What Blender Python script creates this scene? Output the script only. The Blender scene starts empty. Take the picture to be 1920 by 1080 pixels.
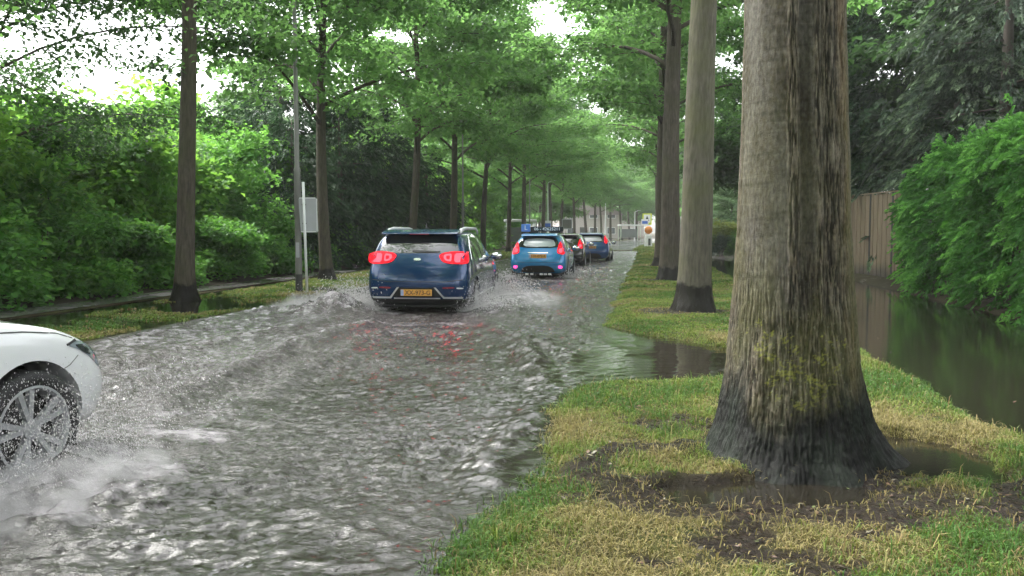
import bpy, bmesh, math, random
import numpy as np
from mathutils import Vector, Matrix
from mathutils.bvhtree import BVHTree
PI = math.pi
rng = np.random.default_rng(7)
random.seed(7)
S = bpy.context.scene
C = S.collection

# ------------------------------------------------------------------ helpers
def sm(a, b, x):
    t = np.clip((x - a) / (b - a), 0, 1)
    return t * t * (3 - 2 * t)

def _h(ix, iy, seed):
    h = (ix.astype(np.int64) * 374761393 + iy.astype(np.int64) * 668265263 + seed * 2147483647) & 0xffffffff
    h = ((h ^ (h >> 13)) * 1274126177) & 0xffffffff
    h = (h ^ (h >> 16)) & 0xffffffff
    return h / 4294967295.0

def noise2(x, y, seed=0):
    """gradient noise, about -0.7..0.7"""
    x = np.asarray(x, float); y = np.asarray(y, float)
    ix = np.floor(x); iy = np.floor(y); fx = x - ix; fy = y - iy
    ux = fx * fx * fx * (fx * (fx * 6 - 15) + 10); uy = fy * fy * fy * (fy * (fy * 6 - 15) + 10)
    def g(a, b):
        an = _h(ix + a, iy + b, seed) * 2 * PI
        return np.cos(an) * (fx - a) + np.sin(an) * (fy - b)
    n0 = g(0, 0) * (1 - ux) + g(1, 0) * ux
    n1 = g(0, 1) * (1 - ux) + g(1, 1) * ux
    return n0 * (1 - uy) + n1 * uy

def fbm(x, y, seed=0, oct=4, gain=.5):
    s = 0; a = 1
    for o in range(oct):
        s = s + a * noise2(x * 2 ** o, y * 2 ** o, seed + o * 17)
        a *= gain
    return s

def mesh_np(name, V, Fs, cols=None, smooth=True, attrs=None):
    me = bpy.data.meshes.new(name)
    V = np.ascontiguousarray(V, dtype=np.float32)
    if isinstance(Fs, np.ndarray): Fs = [Fs]
    me.vertices.add(len(V)); me.vertices.foreach_set('co', V.ravel())
    tot = sum(f.size for f in Fs); nf = sum(len(f) for f in Fs)
    me.loops.add(tot); me.polygons.add(nf)
    me.loops.foreach_set('vertex_index', np.concatenate([f.ravel() for f in Fs]).astype(np.int32))
    lt = np.concatenate([np.full(len(f), f.shape[1]) for f in Fs]).astype(np.int32)
    ls = np.concatenate([[0], np.cumsum(lt)[:-1]]).astype(np.int32)
    me.polygons.foreach_set('loop_start', ls)
    me.polygons.foreach_set('loop_total', lt)
    me.polygons.foreach_set('use_smooth', np.full(nf, smooth))
    if cols is not None:
        a = me.color_attributes.new('Col', 'FLOAT_COLOR', 'POINT')
        c = np.ones((len(V), 4), np.float32); c[:, :3] = cols
        a.data.foreach_set('color', c.ravel())
    for k, v in (attrs or {}).items():
        a = me.attributes.new(k, 'FLOAT', 'POINT'); a.data.foreach_set('value', np.asarray(v, np.float32).ravel())
    me.update(calc_edges=True); me.validate()
    return me

def link(name, me, mat=None, parent=None, loc=None):
    o = bpy.data.objects.new(name, me); C.objects.link(o)
    if mat is not None and me is not None:
        me.materials.clear(); me.materials.append(mat)
    if parent is not None: o.parent = parent
    if loc is not None: o.location = loc
    return o

def tag(o, label=None, cat=None, group=None, kind=None):
    if label: o['label'] = label
    if cat: o['category'] = cat
    if group: o['group'] = group
    if kind: o['kind'] = kind
    return o

def empty(name, loc=(0, 0, 0), rz=0):
    o = bpy.data.objects.new(name, None); C.objects.link(o); o.location = loc; o.rotation_euler = (0, 0, rz)
    o.empty_display_size = .2
    return o

class MB:
    """collects simple shapes into one mesh"""
    def __init__(s): s.V = []; s.F = []; s.n = 0
    def add(s, V, F):
        s.V.append(np.asarray(V, float).reshape(-1, 3)); s.F += [[i + s.n for i in f] for f in F]; s.n += len(s.V[-1]); return s
    def box(s, c, d, rot=None):
        x, y, z = [k / 2 for k in d]
        v = np.array([(-x, -y, -z), (x, -y, -z), (x, y, -z), (-x, y, -z), (-x, -y, z), (x, -y, z), (x, y, z), (-x, y, z)])
        if rot is not None: v = v @ np.array(rot).T
        return s.add(v + np.array(c), [(0, 3, 2, 1), (4, 5, 6, 7), (0, 1, 5, 4), (1, 2, 6, 5), (2, 3, 7, 6), (3, 0, 4, 7)])
    def tube(s, pts, rad, n=8, cap=True):
        pts = [Vector(p) for p in pts]
        if not hasattr(rad, '__len__'): rad = [rad] * len(pts)
        V = []
        for i, p in enumerate(pts):
            t = (pts[min(i + 1, len(pts) - 1)] - pts[max(i - 1, 0)]).normalized()
            a = t.cross(Vector((0.13, 1, 0.07)) if abs(t.y) < .9 else Vector((1, 0, 0))).normalized(); b = t.cross(a)
            for k in range(n):
                an = 2 * PI * k / n; V.append(p + (a * math.cos(an) + b * math.sin(an)) * rad[i])
        F = [(i * n + k, i * n + (k + 1) % n, (i + 1) * n + (k + 1) % n, (i + 1) * n + k) for i in range(len(pts) - 1) for k in range(n)]
        if cap: F += [tuple(range(n))[::-1], tuple((len(pts) - 1) * n + k for k in range(n))]
        return s.add([tuple(v) for v in V], F)
    def lathe(s, prof, n=48, axis='x', c=(0, 0, 0), closed=False):
        V = []
        for (a, r) in prof:
            for k in range(n):
                an = 2 * PI * k / n; p = (a, r * math.cos(an), r * math.sin(an))
                if axis == 'z': p = (p[1], p[2], p[0])
                if axis == 'y': p = (p[1], p[0], p[2])
                V.append((p[0] + c[0], p[1] + c[1], p[2] + c[2]))
        m = len(prof); F = []
        for i in range(m if closed else m - 1):
            j = (i + 1) % m
            F += [(i * n + k, i * n + (k + 1) % n, j * n + (k + 1) % n, j * n + k) for k in range(n)]
        return s.add(V, F)
    def prism(s, poly, axis, a, b):
        """poly 2-D outline in the plane normal to axis, from a to b along it"""
        def P(u, v, w): return {'x': (w, u, v), 'y': (u, w, v), 'z': (u, v, w)}[axis]
        n = len(poly); V = [P(u, v, a) for u, v in poly] + [P(u, v, b) for u, v in poly]
        F = [tuple(range(n)), tuple(range(2 * n - 1, n - 1, -1))] + [(k, (k + 1) % n, n + (k + 1) % n, n + k) for k in range(n)]
        return s.add(V, F)
    def mesh(s, name, smooth=False):
        me = bpy.data.meshes.new(name)
        me.from_pydata([tuple(v) for v in np.concatenate(s.V)], [], s.F)
        bm = bmesh.new(); bm.from_mesh(me); bmesh.ops.recalc_face_normals(bm, faces=bm.faces); bm.to_mesh(me); bm.free()
        for p in me.polygons: p.use_smooth = smooth
        me.update(); return me
    def build(s, name, mat, parent=None, smooth=False, bevel=0, loc=None):
        o = link(name, s.mesh(name, smooth), mat, parent, loc)
        if bevel:
            m = o.modifiers.new('bevel', 'BEVEL'); m.width = bevel; m.segments = 2; m.limit_method = 'ANGLE'
        return o

# ------------------------------------------------------------------ camera
CH = 1.38; F_ = 1600.0; PITCH = math.atan(106 / 1600)
cam = bpy.data.objects.new('camera', bpy.data.cameras.new('camera')); C.objects.link(cam)
cam.location = (0, 0, CH); cam.rotation_euler = (PI / 2 - PITCH, 0, 0)
cam.data.sensor_width = 36; cam.data.lens = 30; cam.data.clip_end = 2000; cam.data.clip_start = .05
S.camera = cam
RS = .16
def curve(d): return .0009 * np.maximum(0, d - 60) ** 2
def P(u, d, z=0): return (u + RS * d + float(curve(d)), d, z)
HEAD = -math.atan(RS)
def at(px, py, d):
    """a point seen at photo pixel (px, py), d metres deep"""
    x = (px - 960) / F_ * d; yc = -(py - 540) / F_ * d
    return (x, d * math.cos(PITCH) + yc * math.sin(PITCH), CH - d * math.sin(PITCH) + yc * math.cos(PITCH))

# ------------------------------------------------------------------ materials
class N:
    def __init__(s, name):
        s.m = bpy.data.materials.new(name); s.m.use_nodes = True; s.t = s.m.node_tree; s.t.nodes.clear()
        s.out = s.t.nodes.new('ShaderNodeOutputMaterial')
    def n(s, typ, **kw):
        nd = s.t.nodes.new('ShaderNode' + typ)
        for k, v in kw.items():
            if k in nd.inputs: s.set(nd.inputs[k], v)
            else: setattr(nd, k, v)
        return nd
    def set(s, inp, v):
        if isinstance(v, bpy.types.NodeSocket): s.t.links.new(v, inp)
        elif isinstance(v, bpy.types.Node): s.t.links.new(v.outputs[0], inp)
        else:
            if isinstance(v, (tuple, list)) and len(v) == 3 and inp.type == 'RGBA': v = (*v, 1)
            inp.default_value = v
    def noise(s, scale, detail=4, rough=.5, vec=None, sc=None):
        nd = s.n('TexNoise', Scale=scale, Detail=detail, Roughness=rough)
        if sc is not None:
            mp = s.n('Mapping'); s.set(mp.inputs['Vector'], vec or s.coord()); mp.inputs['Scale'].default_value = sc; vec = mp.outputs[0]
        s.set(nd.inputs['Vector'], vec or s.coord())
        return nd.outputs['Fac']
    def coord(s): return s.n('TexCoord').outputs['Object']
    def geo(s, k): return s.n('NewGeometry').outputs[k]
    def ramp(s, fac, stops):
        r = s.n('ValToRGB'); s.set(r.inputs[0], fac); e = r.color_ramp.elements
        while len(e) < len(stops): e.new(.5)
        for k, (p, c) in enumerate(stops):
            e[k].position = p; e[k].color = (*c, 1) if hasattr(c, '__len__') else (c, c, c, 1)
        return r.outputs[0]
    def mix(s, f, a, b, mode='MIX'):
        m = s.n('Mix', data_type='RGBA', blend_type=mode)
        s.set(m.inputs[0], f); s.set(m.inputs[6], a); s.set(m.inputs[7], b); return m.outputs[2]
    def math(s, op, a, b=0, c=0):
        m = s.n('Math', operation=op); s.set(m.inputs[0], a); s.set(m.inputs[1], b); s.set(m.inputs[2], c); return m.outputs[0]
    def bump(s, h, strength=.3, dist=.02):
        b = s.n('Bump', Strength=strength, Distance=dist); s.set(b.inputs['Height'], h); return b.outputs[0]
    def attr(s, name, out='Color'):
        return s.n('Attribute', attribute_name=name).outputs[out]
    def pbr(s, **kw):
        b = s.n('BsdfPrincipled')
        for k, v in kw.items(): s.set(b.inputs[k.replace('_', ' ')], v)
        return b
    def done(s, sh): s.set(s.out.inputs['Surface'], sh); return s.m

def simple(name, col, rough=.5, metal=0, coat=0, spec=.5, var=.12, emit=None, es=0, scale=6, bump=0):
    m = N(name)
    f = m.noise(scale, 5)
    c = m.mix(f, tuple(k * (1 - var) for k in col), tuple(min(1, k * (1 + var)) for k in col))
    kw = dict(Base_Color=c, Roughness=rough, Metallic=metal)
    b = m.pbr(**kw); b.inputs['Specular IOR Level'].default_value = spec
    b.inputs['Coat Weight'].default_value = coat; b.inputs['Coat Roughness'].default_value = .04
    if emit: b.inputs['Emission Color'].default_value = (*emit, 1); b.inputs['Emission Strength'].default_value = es
    if bump: m.set(b.inputs['Normal'], m.bump(m.noise(scale * 6, 5), bump, .01))
    return m.done(b)

def leaf_mat(name, dark, mid, light, trans=.4, rough=.55, spec=.22, clump=.45, tip=False, ns=.9):
    m = N(name)
    f = m.math('ADD', m.math('MULTIPLY', m.geo('Random Per Island'), 1 - clump),
               m.math('MULTIPLY', m.math('MULTIPLY_ADD', m.noise(ns, 3), 3.4, -1.2), clump))
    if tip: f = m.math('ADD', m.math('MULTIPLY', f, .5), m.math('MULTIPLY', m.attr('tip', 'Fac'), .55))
    c = m.ramp(f, [(0.05, dark), (.45, mid), (.95, light)])
    b = m.pbr(Base_Color=c, Roughness=rough); b.inputs['Specular IOR Level'].default_value = spec
    t = m.n('BsdfTranslucent'); m.set(t.inputs[0], m.mix(.6, c, tuple(min(1, k * 1.7) for k in light)))
    mx = m.n('MixShader', Fac=trans); m.set(mx.inputs[1], b.outputs[0]); m.set(mx.inputs[2], t.outputs[0])
    return m.done(mx)

M = {}
M['lime_leaf'] = leaf_mat('lime_leaf', (.03, .085, .024), (.07, .175, .046), (.15, .29, .075), .52)
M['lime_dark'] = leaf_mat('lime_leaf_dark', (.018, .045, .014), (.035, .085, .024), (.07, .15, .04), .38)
M['shrub_leaf'] = leaf_mat('shrub_leaf', (.015, .06, .013), (.055, .17, .032), (.17, .38, .06), .38)
M['shrub_bright'] = leaf_mat('shrub_leaf_bright', (.025, .085, .018), (.08, .22, .035), (.22, .42, .06), .42)
M['yew_leaf'] = leaf_mat('yew_needles', (.008, .025, .011), (.022, .06, .025), (.07, .15, .055), .12, tip=True)
M['pale_leaf'] = leaf_mat('pale_leaf', (.07, .14, .06), (.14, .24, .11), (.25, .36, .18), .35)  # pale tone stands in for haze on the distant trees
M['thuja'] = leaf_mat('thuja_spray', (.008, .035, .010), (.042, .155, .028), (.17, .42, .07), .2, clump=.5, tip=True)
M['spruce'] = leaf_mat('spruce_needles', (.005, .014, .009), (.020, .044, .025), (.23, .33, .18), .1, clump=.5, tip=True)
M['yellow_leaf'] = leaf_mat('yellow_leaf', (.13, .18, .03), (.24, .3, .06), (.38, .42, .1), .3)

def bark_mat(name, c0, c1, moss, zwet=.36, sc=1):
    m = N(name)
    n1 = m.noise(7 * sc, 8, .6, sc=(1, 1, .22)); n2 = m.noise(26 * sc, 6, .6, sc=(1, 1, .16)); n3 = m.noise(1.2, 3)
    c = m.mix(m.ramp(n2, [(.35, 0), (.65, 1)]), c0, c1)
    c = m.mix(m.ramp(n3, [(.45, 0), (.7, .8)]), c, moss)
    sp = m.n('SeparateXYZ'); m.set(sp.inputs[0], m.coord())
    z = m.math('ADD', sp.outputs[2], m.math('MULTIPLY', m.noise(6, 3), -.35))
    w = m.ramp(m.math('MULTIPLY', z, 1), [(max(0, zwet - .19), 1), (zwet - .12, 0)])
    c = m.mix(w, c, tuple(k * .22 for k in c0))
    r = m.mix(w, (.8, .8, .8), (.45, .45, .45))
    b = m.pbr(Base_Color=c, Roughness=r); b.inputs['Specular IOR Level'].default_value = .2
    m.set(b.inputs['Normal'], m.bump(m.math('ADD', n1, n2), .7, .03))
    return m.done(b)
M['bark'] = bark_mat('lime_bark', (.05, .042, .034), (.10, .085, .066), (.065, .066, .035))
M['bark_grey'] = bark_mat('grey_bark', (.07, .065, .05), (.135, .122, .095), (.085, .092, .036), zwet=.42)
M['twig'] = simple('twig_bark', (.06, .048, .038), .85, var=.3)

M['black_plastic'] = simple('black_plastic', (.015, .015, .016), .5)
M['black_gloss'] = simple('black_gloss', (.008, .008, .01), .15, coat=.5)
M['rubber'] = simple('tyre_rubber', (.02, .02, .021), .65, scale=20)
M['alloy'] = simple('wheel_alloy', (.42, .43, .45), .3, metal=.4)
M['chrome'] = simple('chrome_trim', (.8, .8, .82), .15, metal=1)
M['silver'] = simple('silver_trim', (.75, .76, .78), .3, metal=.4)
M['glass'] = simple('car_glass', (.012, .014, .016), .04, coat=1, spec=.8)
M['glass_grey'] = simple('car_glass_painted_reflection', (.30, .34, .36), .12, coat=1, spec=.8, scale=3, var=.3)  # pale grey stands in for sky reflected in the glass
M['blue_paint'] = simple('dark_blue_paint', (.003, .036, .125), .22, metal=.35, coat=1)
M['bright_blue'] = simple('bright_blue_paint', (.006, .19, .44), .3, metal=.25, coat=1)
M['mid_blue'] = simple('mid_blue_paint', (.012, .075, .25), .3, metal=.25, coat=1)
M['black_paint'] = simple('black_paint', (.012, .010, .012), .25, coat=1)
M['white_paint'] = simple('white_car_paint', (.78, .79, .81), .25, coat=1, var=.02)
M['tail_red'] = simple('tail_light_red', (.35, .004, .01), .4, spec=.2, emit=(1, .006, .02), es=.2)
M['tail_hot'] = simple('tail_light_bright', (.6, .04, .05), .3, emit=(1, .022, .036), es=1.1)
M['fog_red'] = simple('fog_light_red', (.8, .1, .3), .2, emit=(1, .06, .3), es=.4)
M['reflector'] = simple('red_reflector', (.22, .012, .03), .2, coat=1)
M['plate'] = simple('yellow_number_plate', (.72, .36, .07), .4, var=.04)
M['plate_blue'] = simple('plate_blue_strip', (.32, .38, .6), .4)
M['plate_ink'] = simple('plate_ink', (.09, .04, .015), .5)
M['lens'] = simple('headlight_lens', (.25, .30, .32), .08, coat=1, spec=.8)
M['dark_lens'] = simple('headlight_dark', (.03, .035, .04), .1, coat=1)
M['white'] = simple('white_painted_metal', (.75, .77, .76), .4, var=.05)
M['sign_white'] = simple('white_lettering', (.85, .87, .88), .4, var=.03)
M['sign_black'] = simple('black_sign_face', (.012, .014, .022), .35)
M['sign_blue'] = simple('blue_sign_face', (.05, .16, .62), .4, var=.05)
M['light_blue'] = simple('light_blue_sign', (.12, .27, .72), .35)
M['sign_yellow'] = simple('yellow_green_sign', (.72, .8, .06), .4)
M['orange'] = simple('orange_sign', (.7, .25, .05), .45)
M['steel'] = simple('galvanised_steel', (.20, .20, .185), .5, metal=.2, var=.25, scale=3)
M['steel_dark'] = simple('dark_pole_foot', (.03, .03, .03), .6)
M['sign_grey'] = simple('grey_sign_back', (.42, .43, .45), .5, metal=.1)
M['pale_pole'] = simple('pale_green_pole', (.55, .66, .52), .5)
M['brick'] = simple('far_house_wall', (.42, .38, .36), .8)
M['roof'] = simple('far_house_roof', (.30, .25, .25), .8)
M['window_dark'] = simple('house_window_glass', (.05, .06, .07), .1, coat=1)
M['shelter_glass'] = simple('shelter_glass', (.12, .15, .14), .15, coat=1)
# ------------------------------------------------------------------ terrain
UL, UR = -7.0, -.95        # carriageway edges
TREE1 = (1.69, 5.1)
def ell(X, Y, cx, cy, rx, ry, rot=0):
    a = X - cx; b = Y - cy; c, s = math.cos(rot), math.sin(rot)
    return np.sqrt(((a * c + b * s) / rx) ** 2 + ((-a * s + b * c) / ry) ** 2)
def curvev(d): return .0009 * np.maximum(0, d - 60) ** 2
def gapmask(X, Y):
    u = X - RS * Y
    near = 7.25 + .28 * np.maximum(u + .5, 0) + .25 * noise2(X * 1.5, Y * 1.5, 5)
    far = 12.6 - 1.3 * (u + .7) + .3 * noise2(X * 1.2, Y * 1.2, 6)
    return sm(near, near + .55, Y) * (1 - sm(far - .7, far, Y)) * (1 - sm(1.4, 2.0, u))
def gz(X, Y, fine=True):
    X = np.asarray(X, float); Y = np.asarray(Y, float)
    u = X - RS * Y - curvev(Y)
    ue = u + .13 * sm(5.2, 3.4, Y) + .16 * noise2(Y * .7, u * 0 + 3, 3) + .06 * noise2(Y * 2.6, u, 4)
    berm = .062 + .022 * fbm(X * 1.3, Y * 1.3, 8) + .012 * noise2(X * 6, Y * 6, 9)
    # road -> right verge -> footway -> garden
    z = np.full_like(u, -.13)
    z = z + (berm + .13) * sm(-1.25, -.25, ue)
    z = z + (-.085 - z) * gapmask(X, Y)
    side = np.where(Y > 42, .075, -.09) if True else 0
    side = -.09 + .165 * sm(38, 43, Y)
    z = z + (side - z) * sm(2.2, 2.75, ue + .1 * noise2(X * 2, Y * 2, 12))
    z = z + (.10 + .05 * noise2(X, Y, 13) - z) * sm(5.5, 6.1, ue)
    # left side
    lv = .028 - .030 * sm(28, 17, Y) + .035 * fbm(X * .6, Y * .6, 14) + .012 * noise2(X * 4, Y * 4, 15)
    z = np.where(u < -6, np.where(u > UL - .02, -.13, lv), z)
    lp = .02 + .03 * noise2(X * .35, Y * .35, 16)
    z = np.where(u < -9.6, z + (-.05 - z) * sm(-9.6, -9.8, u), z)
    z = np.where(u < -9.9, z + (lp + .01 - z) * sm(-9.95, -10.15, u), z)
    z = np.where(u < -11.0, .03 + .25 * sm(-11, -13, u) + .4 * sm(-13, -20, u), z)
    # far dry road
    rise = sm(56, 62, Y)
    z = np.where((u > -7.05) & (u < -.2), z + rise * (.03 - np.minimum(z, .03)), z)
    z = np.where(Y > 62, np.maximum(z, .03), z)
    # puddles and mud round the near tree
    mr = ell(X, Y, *TREE1, .78, .78)
    z = z - .045 * (1 - sm(.8, 1.5, mr)) * sm(-.3, .3, noise2(X * 3, Y * 3, 21) + .1)
    p1 = ell(X, Y, 1.30, 4.36, .66, .27, .05) + .25 * noise2(X * 5, Y * 5, 22)
    z = z + (-.05 - z) * (1 - sm(.75, 1.15, p1))
    p2 = ell(X, Y, 2.5, 5.15, .42, .62, .3) + .3 * noise2(X * 4, Y * 4, 23)
    z = z + (-.05 - z) * (1 - sm(.7, 1.15, p2))
    arc = np.abs(ell(X, Y, 1.35, 4.75, .95, .55, .1) - 1) * .6
    z = z + .045 * np.exp(-(arc / .10) ** 2) * sm(5.9, 5.2, Y) * sm(1.5, .9, X) * (1 + .8 * noise2(X * 9, Y * 9, 24))
    return z
def mudmask(X, Y):
    u = X - RS * Y
    m = fbm(X * 1.6, Y * 1.6, 31, 4) + .25 * fbm(X * 7, Y * 7, 32, 3)
    near = 1 - sm(3.9, 5.0, Y)
    mud = sm(.22, .5, m - .14 + .42 * near * sm(.5, 1.6, X) + .45 * (1 - sm(1.0, 1.9, ell(X, Y, *TREE1, .8, .75))))
    mud = np.maximum(mud, .95 * (1 - sm(1.0, 1.5, ell(X, Y, 1.35, 4.22, .8, .38))))
    arc = np.abs(ell(X, Y, 1.35, 4.75, .95, .55, .1) - 1) * .6
    mud = np.maximum(mud, np.exp(-(arc / .13) ** 2) * sm(6.0, 5.2, Y) * sm(1.6, .9, X))
    for d in (14.3, 23.4, 32.7, 42, 51.2, 60.5):
        tx = P(.75, d)[0]
        mud = np.maximum(mud, .9 * (1 - sm(.7, 1.25, ell(X, Y, tx - .2, d - .1, .85, .6))))
    return mud
def axis_steps(parts):
    out = []
    for a, b, s in parts: out.append(np.arange(a, b, s))
    return np.concatenate(out + [[parts[-1][1]]])
def geo_steps(a, b, r, s0):
    o = [a]; s = s0
    while o[-1] < b: o.append(o[-1] + s); s *= r
    return np.array(o)
def grid(us, ds, zf, bend=True):
    U, D = np.meshgrid(us, ds)
    X = U + RS * D * (1 if bend else 1) + curvev(np.minimum(D, 190)) * (D > 60)
    V = np.stack([X.ravel(), D.ravel(), zf(X, D).ravel()], 1)
    n, m = len(us), len(ds)
    i = np.arange(n * m).reshape(m, n)
    Fq = np.stack([i[:-1, :-1], i[:-1, 1:], i[1:, 1:], i[1:, :-1]], -1).reshape(-1, 4)
    return V, Fq
us = axis_steps([(-260, -60, 40), (-60, -20, 4), (-20, -11.5, .7), (-11.5, -6.6, .09), (-6.6, -1.6, .6), (-1.6, 3.2, .035), (3.2, 6.5, .15), (6.5, 30, 1.5), (30, 260, 40)])
ds = np.concatenate([[-60, -30, -15, -8, -4, -1, 0, 1, 1.8], np.arange(2.4, 8.5, .035), geo_steps(8.5, 180, 1.012, .05), [220, 300, 450]])
def gfar(X, Y): return gz(X, Y) - .004
V, Fq = grid(us, ds, gfar)
g = N('ground_soil_and_turf')
mudA = g.attr('mud', 'Fac')
n1 = g.noise(3.5, 6); n2 = g.noise(40, 6, .65); n3 = g.noise(.9, 3)
gc = g.mix(g.ramp(n1, [(.35, 0), (.65, 1)]), (.03, .045, .012), (.075, .08, .022))
gc = g.mix(g.ramp(n3, [(.4, 0), (.65, 1)]), gc, (.085, .065, .03))
mc = g.mix(g.ramp(n2, [(.35, 0), (.68, 1)]), (.008, .006, .005), (.036, .026, .020))
cc = g.mix(mudA, gc, mc)
cc = g.mix(g.attr('litter', 'Fac'), cc, g.mix(n2, (.02, .02, .012), (.06, .05, .03)))
rr = g.mix(mudA, (.85,) * 3, g.mix(g.ramp(g.noise(14, 4), [(.42, 0), (.58, 1)]), (.12,) * 3, (.6,) * 3))
b = g.pbr(Base_Color=cc, Roughness=rr); b.inputs['Specular IOR Level'].default_value = .14
g.set(b.inputs['Normal'], g.bump(g.math('ADD', n2, g.noise(140, 4)), .9, .02))
M['ground'] = g.done(b)
mud = mudmask(V[:, 0], V[:, 1]); uu = V[:, 0] - RS * V[:, 1] - curvev(V[:, 1])
lit = np.where((uu < -11) | (uu > 5.6), 1., 0.)
ground = link('ground', mesh_np('ground', V, Fq, attrs={'mud': mud, 'litter': lit}), M['ground']); tag(ground, kind='structure')

# carriageway, kerbs, footways as sheets 4 mm above the ground
def asphalt(name, c0, c1, rough, marks=False):
    m = N(name)
    f = m.noise(90, 4, .7); h = m.noise(.5, 4, .6)
    c = m.mix(f, c0, c1); c = m.mix(m.ramp(h, [(.4, 0), (.62, .6)]), c, tuple(k * .6 for k in c0))
    r = m.mix(m.ramp(h, [(.38, 0), (.6, 1)]), (rough,) * 3, (.08,) * 3)
    b = m.pbr(Base_Color=c, Roughness=r); b.inputs['Specular IOR Level'].default_value = .7
    m.set(b.inputs['Normal'], m.bump(f, .2, .004)); return m.done(b)
M['road'] = asphalt('wet_asphalt', (.10, .10, .105), (.19, .19, .195), .3)
M['path'] = asphalt('wet_path', (.085, .08, .078), (.15, .14, .14), .3)
M['paver'] = asphalt('wet_pavers', (.07, .06, .055), (.13, .115, .105), .2)
ds2 = np.concatenate([[-30, -10, 0], np.arange(2, 60, .6), np.arange(60, 260, 4)])
def strip(name, u0, u1, mat, off, n=10, d0=None, d1=None, kind='structure'):
    dd = ds2[(ds2 >= (d0 if d0 is not None else -99)) & (ds2 <= (d1 or 999))]
    V, Fq = grid(np.linspace(u0, u1, n), dd, lambda X, Y: gz(X, Y) + off)
    return tag(link(name, mesh_np(name, V, Fq), mat), kind=kind)
def flatz(X, Y): return -.13 + .16 * sm(56, 62, Y) + .004
V, Fq = grid(np.linspace(UL, -1.02, 12), ds2, flatz); tag(link('road', mesh_np('road', V, Fq), M['road']), kind='structure')
strip('path', -10.9, -10.1, M['path'], .012, 6)
def sidez(X, Y): return -.083 + .165 * sm(38, 43, Y)
V, Fq = grid(np.linspace(2.95, 5.35, 6), ds2, sidez); tag(link('footway', mesh_np('footway', V, Fq), M['paver']), kind='structure')
# kerb stones
def kerb(name, u0, w, zt, dd):
    V = []; 
    for d in dd:
        zb = -.2; zz = float(zt(d))
        for (a, z) in ((0, zb), (0, zz - .01), (.012, zz), (w, zz), (w, zb)): V.append(P(u0 + a, d, z))
    n = 5; m = len(dd); i = np.arange(n * m).reshape(m, n)
    Fq = np.stack([i[:-1, :-1], i[:-1, 1:], i[1:, 1:], i[1:, :-1]], -1).reshape(-1, 4)
    return tag(link(name, mesh_np(name, np.array(V), Fq, smooth=False), M['kerb']), kind='structure')
M['kerb'] = simple('kerb_concrete', (.19, .185, .18), .45, var=.25, scale=4, bump=.2)
kd = np.concatenate([np.arange(2, 60, 1.), np.arange(60, 260, 4)])
kerb('kerb', UL - .14, .13, lambda d: -.012 + .02 * math.sin(d * .35) + .09 * float(sm(52, 62, d)), kd)
kerb('kerb', 2.72, .1, lambda d: -.05 + .15 * float(sm(36, 43, d)), kd)

# ------------------------------------------------------------------ flood water
ridges = []   # (list of ground points, height, width)
def G(px, py):
    d = 2208 / (py - 434.); return ((px - 960) / F_ * d, d)
def ridge(pts, h, w): ridges.append(([G(*p) for p in pts], h, w))
ridge([(1010, 640), (1075, 668), (1092, 720), (1060, 765), (1020, 800), (985, 850), (930, 905)], .035, .16)
ridge([(960, 655), (1020, 690), (1035, 740), (985, 800), (900, 880)], .025, .14)
ridge([(690, 610), (560, 648), (430, 700), (300, 760)], .05, .22)
ridge([(640, 600), (480, 628), (300, 668), (180, 690)], .04, .25)
ridge([(900, 600), (980, 640), (1000, 690)], .035, .16)
ridge([(720, 620), (600, 680), (500, 740)], .022, .2)
ridge([(1060, 600), (1120, 640), (1190, 665)], .022, .13)
ridge([(380, 600), (520, 580), (660, 566)], .04, .2)
ridge([(200, 640), (400, 612), (560, 590)], .03, .2)
ridge([(0, 960), (120, 925), (260, 900)], .03, .2)
ridge([(0, 1020), (250, 960), (480, 900)], .03, .2)
def segdist(X, Y, pts):
    best = np.full_like(X, 1e9)
    for (x0, y0), (x1, y1) in zip(pts[:-1], pts[1:]):
        dx, dy = x1 - x0, y1 - y0; t = np.clip(((X - x0) * dx + (Y - y0) * dy) / (dx * dx + dy * dy), 0, 1)
        best = np.minimum(best, np.hypot(X - x0 - t * dx, Y - y0 - t * dy))
    return best
def wave(X, Y):
    u = X - RS * Y - curvev(Y)
    road = sm(-7.3, -6.6, u) * (1 - sm(-1.15, -.35, u)) 
    gap = gapmask(X, Y) * .10
    amp = np.maximum(np.maximum(road, gap), np.where(u < -6.9, .12, 0))
    # warped coords: crests mostly across the view, drifting diagonally
    wx = X + .5 * noise2(X * .5, Y * .5, 41); wy = Y + .6 * noise2(X * .5, Y * .45, 42)
    a = wx * .8 + wy * .32; b_ = wy * .95 - wx * .28
    h = .036 * fbm(a * .9, b_ * 1.7, 43, 2)
    n = noise2(a * 3.2, b_ * 6, 44); h += .020 * (1 - np.abs(n) * 2.4)
    n = noise2(a * 11 + 3, b_ * 18, 45); h += .0155 * (1 - np.abs(n) * 2.6)
    n = noise2(a * 25 + 3, b_ * 38, 46); h += .0095 * (1 - np.abs(n) * 2.2)
    calm = .60 + .75 * np.clip(fbm(X * .45 + Y * .1, Y * .5 - X * .2, 47, 3) + .32, 0, 1)
    h = (h - .034) * amp * calm
    f = np.zeros_like(X)
    wob = .08 * noise2(X * 2, Y * 2, 48)
    for pts, hh, w in ridges:
        r = segdist(X + wob, Y + wob, pts); e = np.exp(-(r / w) ** 2)
        h += 1.5 * hh * e * (1 + .8 * noise2(X * 5, Y * 8, 49)) * np.maximum(road, .35); f = np.maximum(f, e)
    return h, f, road
CARS = []  # filled before the water is built
wus = axis_steps([(-11.2, -7.6, .12), (-7.6, -5, .05), (-5, -.2, .022), (-.2, 3, .06), (3, 5.95, .3)])
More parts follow.
